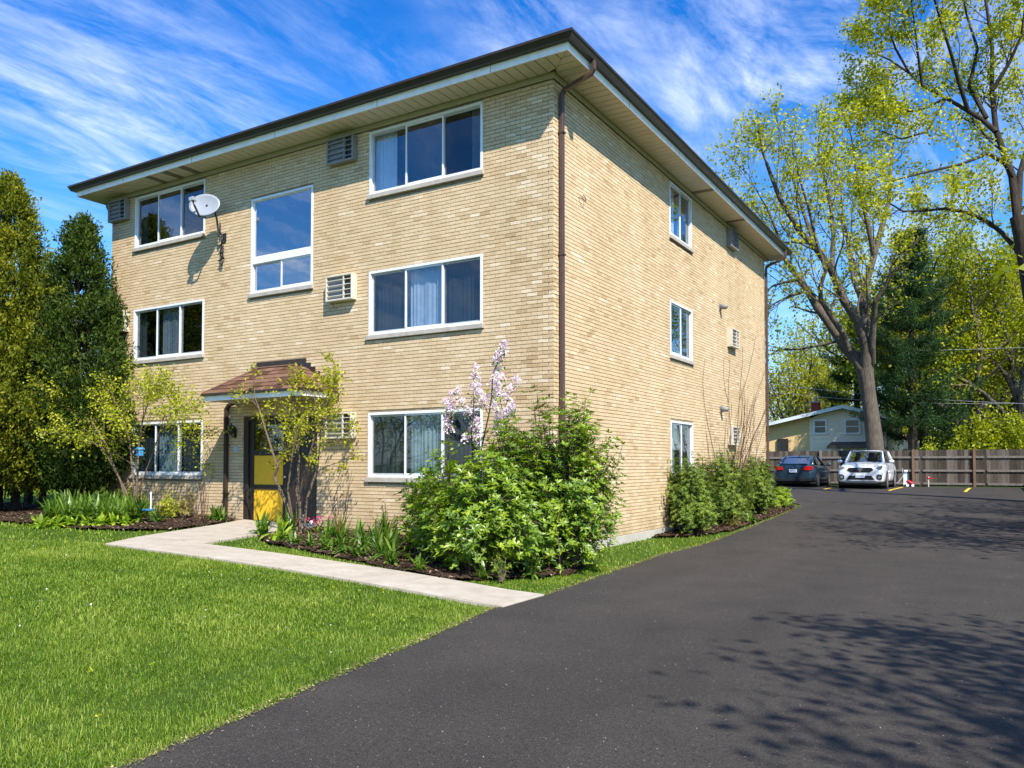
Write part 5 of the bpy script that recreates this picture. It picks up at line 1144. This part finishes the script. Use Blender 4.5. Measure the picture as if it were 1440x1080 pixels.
mass(192, 135, 40, 2.2, 1.5, 1.6, 'rounded green bush behind the evergreens near the building corner', 'leaf_yew', 2500, .2)
mass(193, 25, 34, 1.8, 1.2, 1.2, 'low yellow-green bush behind the evergreen trunks', 'leaf_spring', 1800, .18)
mass(194, 1412, 42, 2.6, 2, 3.2, 'brown-green bush behind the right end of the fence', 'leaf_springdark', 3500, .18)
mass(195, 1350, 45, 2.2, 2, 2.6, 'green bush behind the fence right of the pine', 'leaf_yew', 3000, .18)
mass(196, 1307, 38.2, .35, .35, 1.95, 'bright yellow bush peeping over the fence', 'leaf_gold', 500, .1)
mass(197, 1240, 72, 7, 3, 4, 'distant hedge behind the gabled house', 'leaf_springdark', 4000, .3)
mass(198, 1440, 60, 6, 3, 5, 'tall green bush mass behind the fence at the right edge', 'leaf_springdark', 4500, .26)
# across the street, behind the viewpoint: seen mirrored in the panes
for i, (x, y, s_) in enumerate([(-14, -44, 0), (-7, -46, 0), (-21, -42, 1), (-31, -45, 1), (4, -50, 1)]):
    if s_: broad(200+i, 0, 0, 0, 10, 5, ['', '', 'budding tree across the street behind the viewpoint, left', 'budding tree across the street behind the viewpoint, farthest left', 'budding tree across the street behind the viewpoint, right'][i], 'leaf_spring', 5, .25, .25, .3, 'trees across the street', xy=(x, y), keep=.5, kids=(3, 5))
    else: arbor(200+i, x, y, 10, 2.2, ['pointed evergreen across the street behind the viewpoint', 'second pointed evergreen across the street behind the viewpoint'][i], 'leaf_arbor2', .3, 300, .7)

# ------------------------------------------------------------------ grass
r = np.random.default_rng(299); n = 60000; f_ = 2.5+16*r.random(n)**1.6; u_ = r.uniform(-.7, .7, n)
x = CAM[0]+FWD[0]*f_+RGT[0]*u_*f_; y = CAM[1]+FWD[1]*f_+RGT[1]*u_*f_; k_ = (x > np.interp(y, [a for a, b in DE][:-2], [b for a, b in DE][:-2])+.06) & (x < 8) & (y < 14)
x = x[k_]; y = y[k_]; n = len(x); s_ = (r.uniform(.0014, .0038, n)*(1+.03*f_[k_]))[:, None]; a_ = r.uniform(0, 2*pi, n); c = np.stack([x, y, hgt(x, y)+.002], 1); d1 = np.stack([np.cos(a_), np.sin(a_), .3+0*a_], 1)*s_; d2 = np.stack([-np.sin(a_), np.cos(a_), .3-0*a_], 1)*s_*.8
tt = MT('asphalt_grit', .9, 0, .2); tt.col(tt.ramp(tt.tone(), [(0, (.02, .019, .018)), (.55, (.06, .055, .05)), (.93, (.12, .11, .10)), (1, (.3, .28, .25))])); M['grit'] = tt.m
tag(big('asphalt_grit', np.stack([c-d1-d2, c+d1-d2, c+d1+d2, c-d1+d2], 1).reshape(-1, 3), np.arange(4*n).reshape(n, 4), M['grit'], tone=r.random(n)), kind='stuff')
r = np.random.default_rng(300)
def lawnmask(x, y):
    ok = (x < np.interp(y, [a for a, b in DE][:-2], [b for a, b in DE][:-2])+.015+.03*np.sin(y*5.3)*np.sin(y*2.1+1)+.02*np.sin(y*17)) & (y < 16)
    ok &= ~((x > LX-.03) & (x < .03) & (y > -.06) & (y < RY+.06))
    for P_ in (BEDL, BEDR, BEDS): ok &= ~inside(P_, x, y)
    ok &= ~((x > -5.62-.53*(y+4.37)/.95) & (x < 1.5) & (y < -2.97-(1.45-x)/6.1*.36+.0) & (y > -3.95-(1.38-x)/7.0*.42))
    ok &= ~inside(Lft+Rgt[::-1], x, y)
    return ok
def blades(n, x0, x1, y0, y1, dmin, dmax, hh, w, dens=None):
    x = r.uniform(x0, x1, n); y = r.uniform(y0, y1, n); dx = x-CAM[0]; dy = y-CAM[1]; f = dx*FWD[0]+dy*FWD[1]; u = (dx*RGT[0]+dy*RGT[1])/np.maximum(f, .1)
    k_ = (f > dmin) & (f <= dmax) & (abs(u) < .72) & lawnmask(x, y); x = x[k_]; y = y[k_]; n = len(x)
    patch = np.sin(x*2.1+np.sin(y*1.7)*1.5)*np.sin(y*2.6+x*.6)*.5+np.sin(x*7+y*3)*.18+np.sin(y*9.3-x*4.1)*.18+.25*np.sin(x*.9-y*1.3)
    a = r.uniform(0, 2*pi, n); L = hh*(1+.35*patch)*r.uniform(.45, 1.25, n); lean = r.uniform(.15, 2.2, n)**1.1; z = hgt(x, y)-.03
    b = np.stack([x, y, z], 1); d = np.stack([np.cos(a)*lean, np.sin(a)*lean, np.ones(n)], 1); d /= np.linalg.norm(d, axis=1)[:, None]; wv = np.stack([-np.sin(a), np.cos(a), 0*a], 1)*w*.5; L = L[:, None]+.015
    V = np.stack([b-wv, b+wv, b+d*L+wv*.35, b+d*L-wv*.35], 1).reshape(-1, 3)
    tn = np.clip(.40+.3*patch+r.normal(0, .24, n), 0, 1); tn = np.where(r.random(n) < .05, 1., tn)
    return V, np.arange(4*n).reshape(n, 4), tn
G = [blades(1300000, -12, 2.6, -13, -1, 1, 7.5, .034, .005), blades(620000, -12, 2.6, -9, 1, 7.5, 13, .034, .008), blades(160000, -16, 2.2, -8, 15, 13, 24, .05, .016), blades(60000, -45, -12, -8, 30, 16, 60, .06, .04)]
V, Fq, tn = cat(G); tag(big('lawn_grass', V, Fq, M['leaf_lawn'], tone=tn), kind='stuff')
# straw-coloured clippings and soil along the lawn edge, petals on the lawn
n = 9000; y = r.uniform(-12.5, 14.5, n); x = np.interp(y, [a for a, b in DE][:-2], [b for a, b in DE][:-2])+r.normal(-.01, .035, n); k_ = (np.abs(y+3.45) > .55); chips(x[k_], y[k_], 8, (.004, .012), 'straw', 'edge_litter', .014)
n = 120; x = r.uniform(-9, 2, n); y = r.uniform(-11, -2.5, n); k_ = lawnmask(x, y); V = hgt(x, y)[k_]
P = np.stack([x[k_], y[k_], V+.03], 1); V, Fq, tn = leaves(P, r, 1, .022, .005, .8); tag(big('fallen_petals', V, Fq, M['petal_white'], tone=tn), kind='stuff')
n = 120; x = r.uniform(-9, 2, n); y = r.uniform(-11, -3.5, n); k_ = lawnmask(x, y); P = np.stack([x[k_], y[k_], hgt(x, y)[k_]+.035], 1); V, Fq, tn = leaves(P, r, 8, .018, .008, .9); tag(big('dandelions', V, Fq, M['leaf_gold'], tone=tn), kind='stuff')
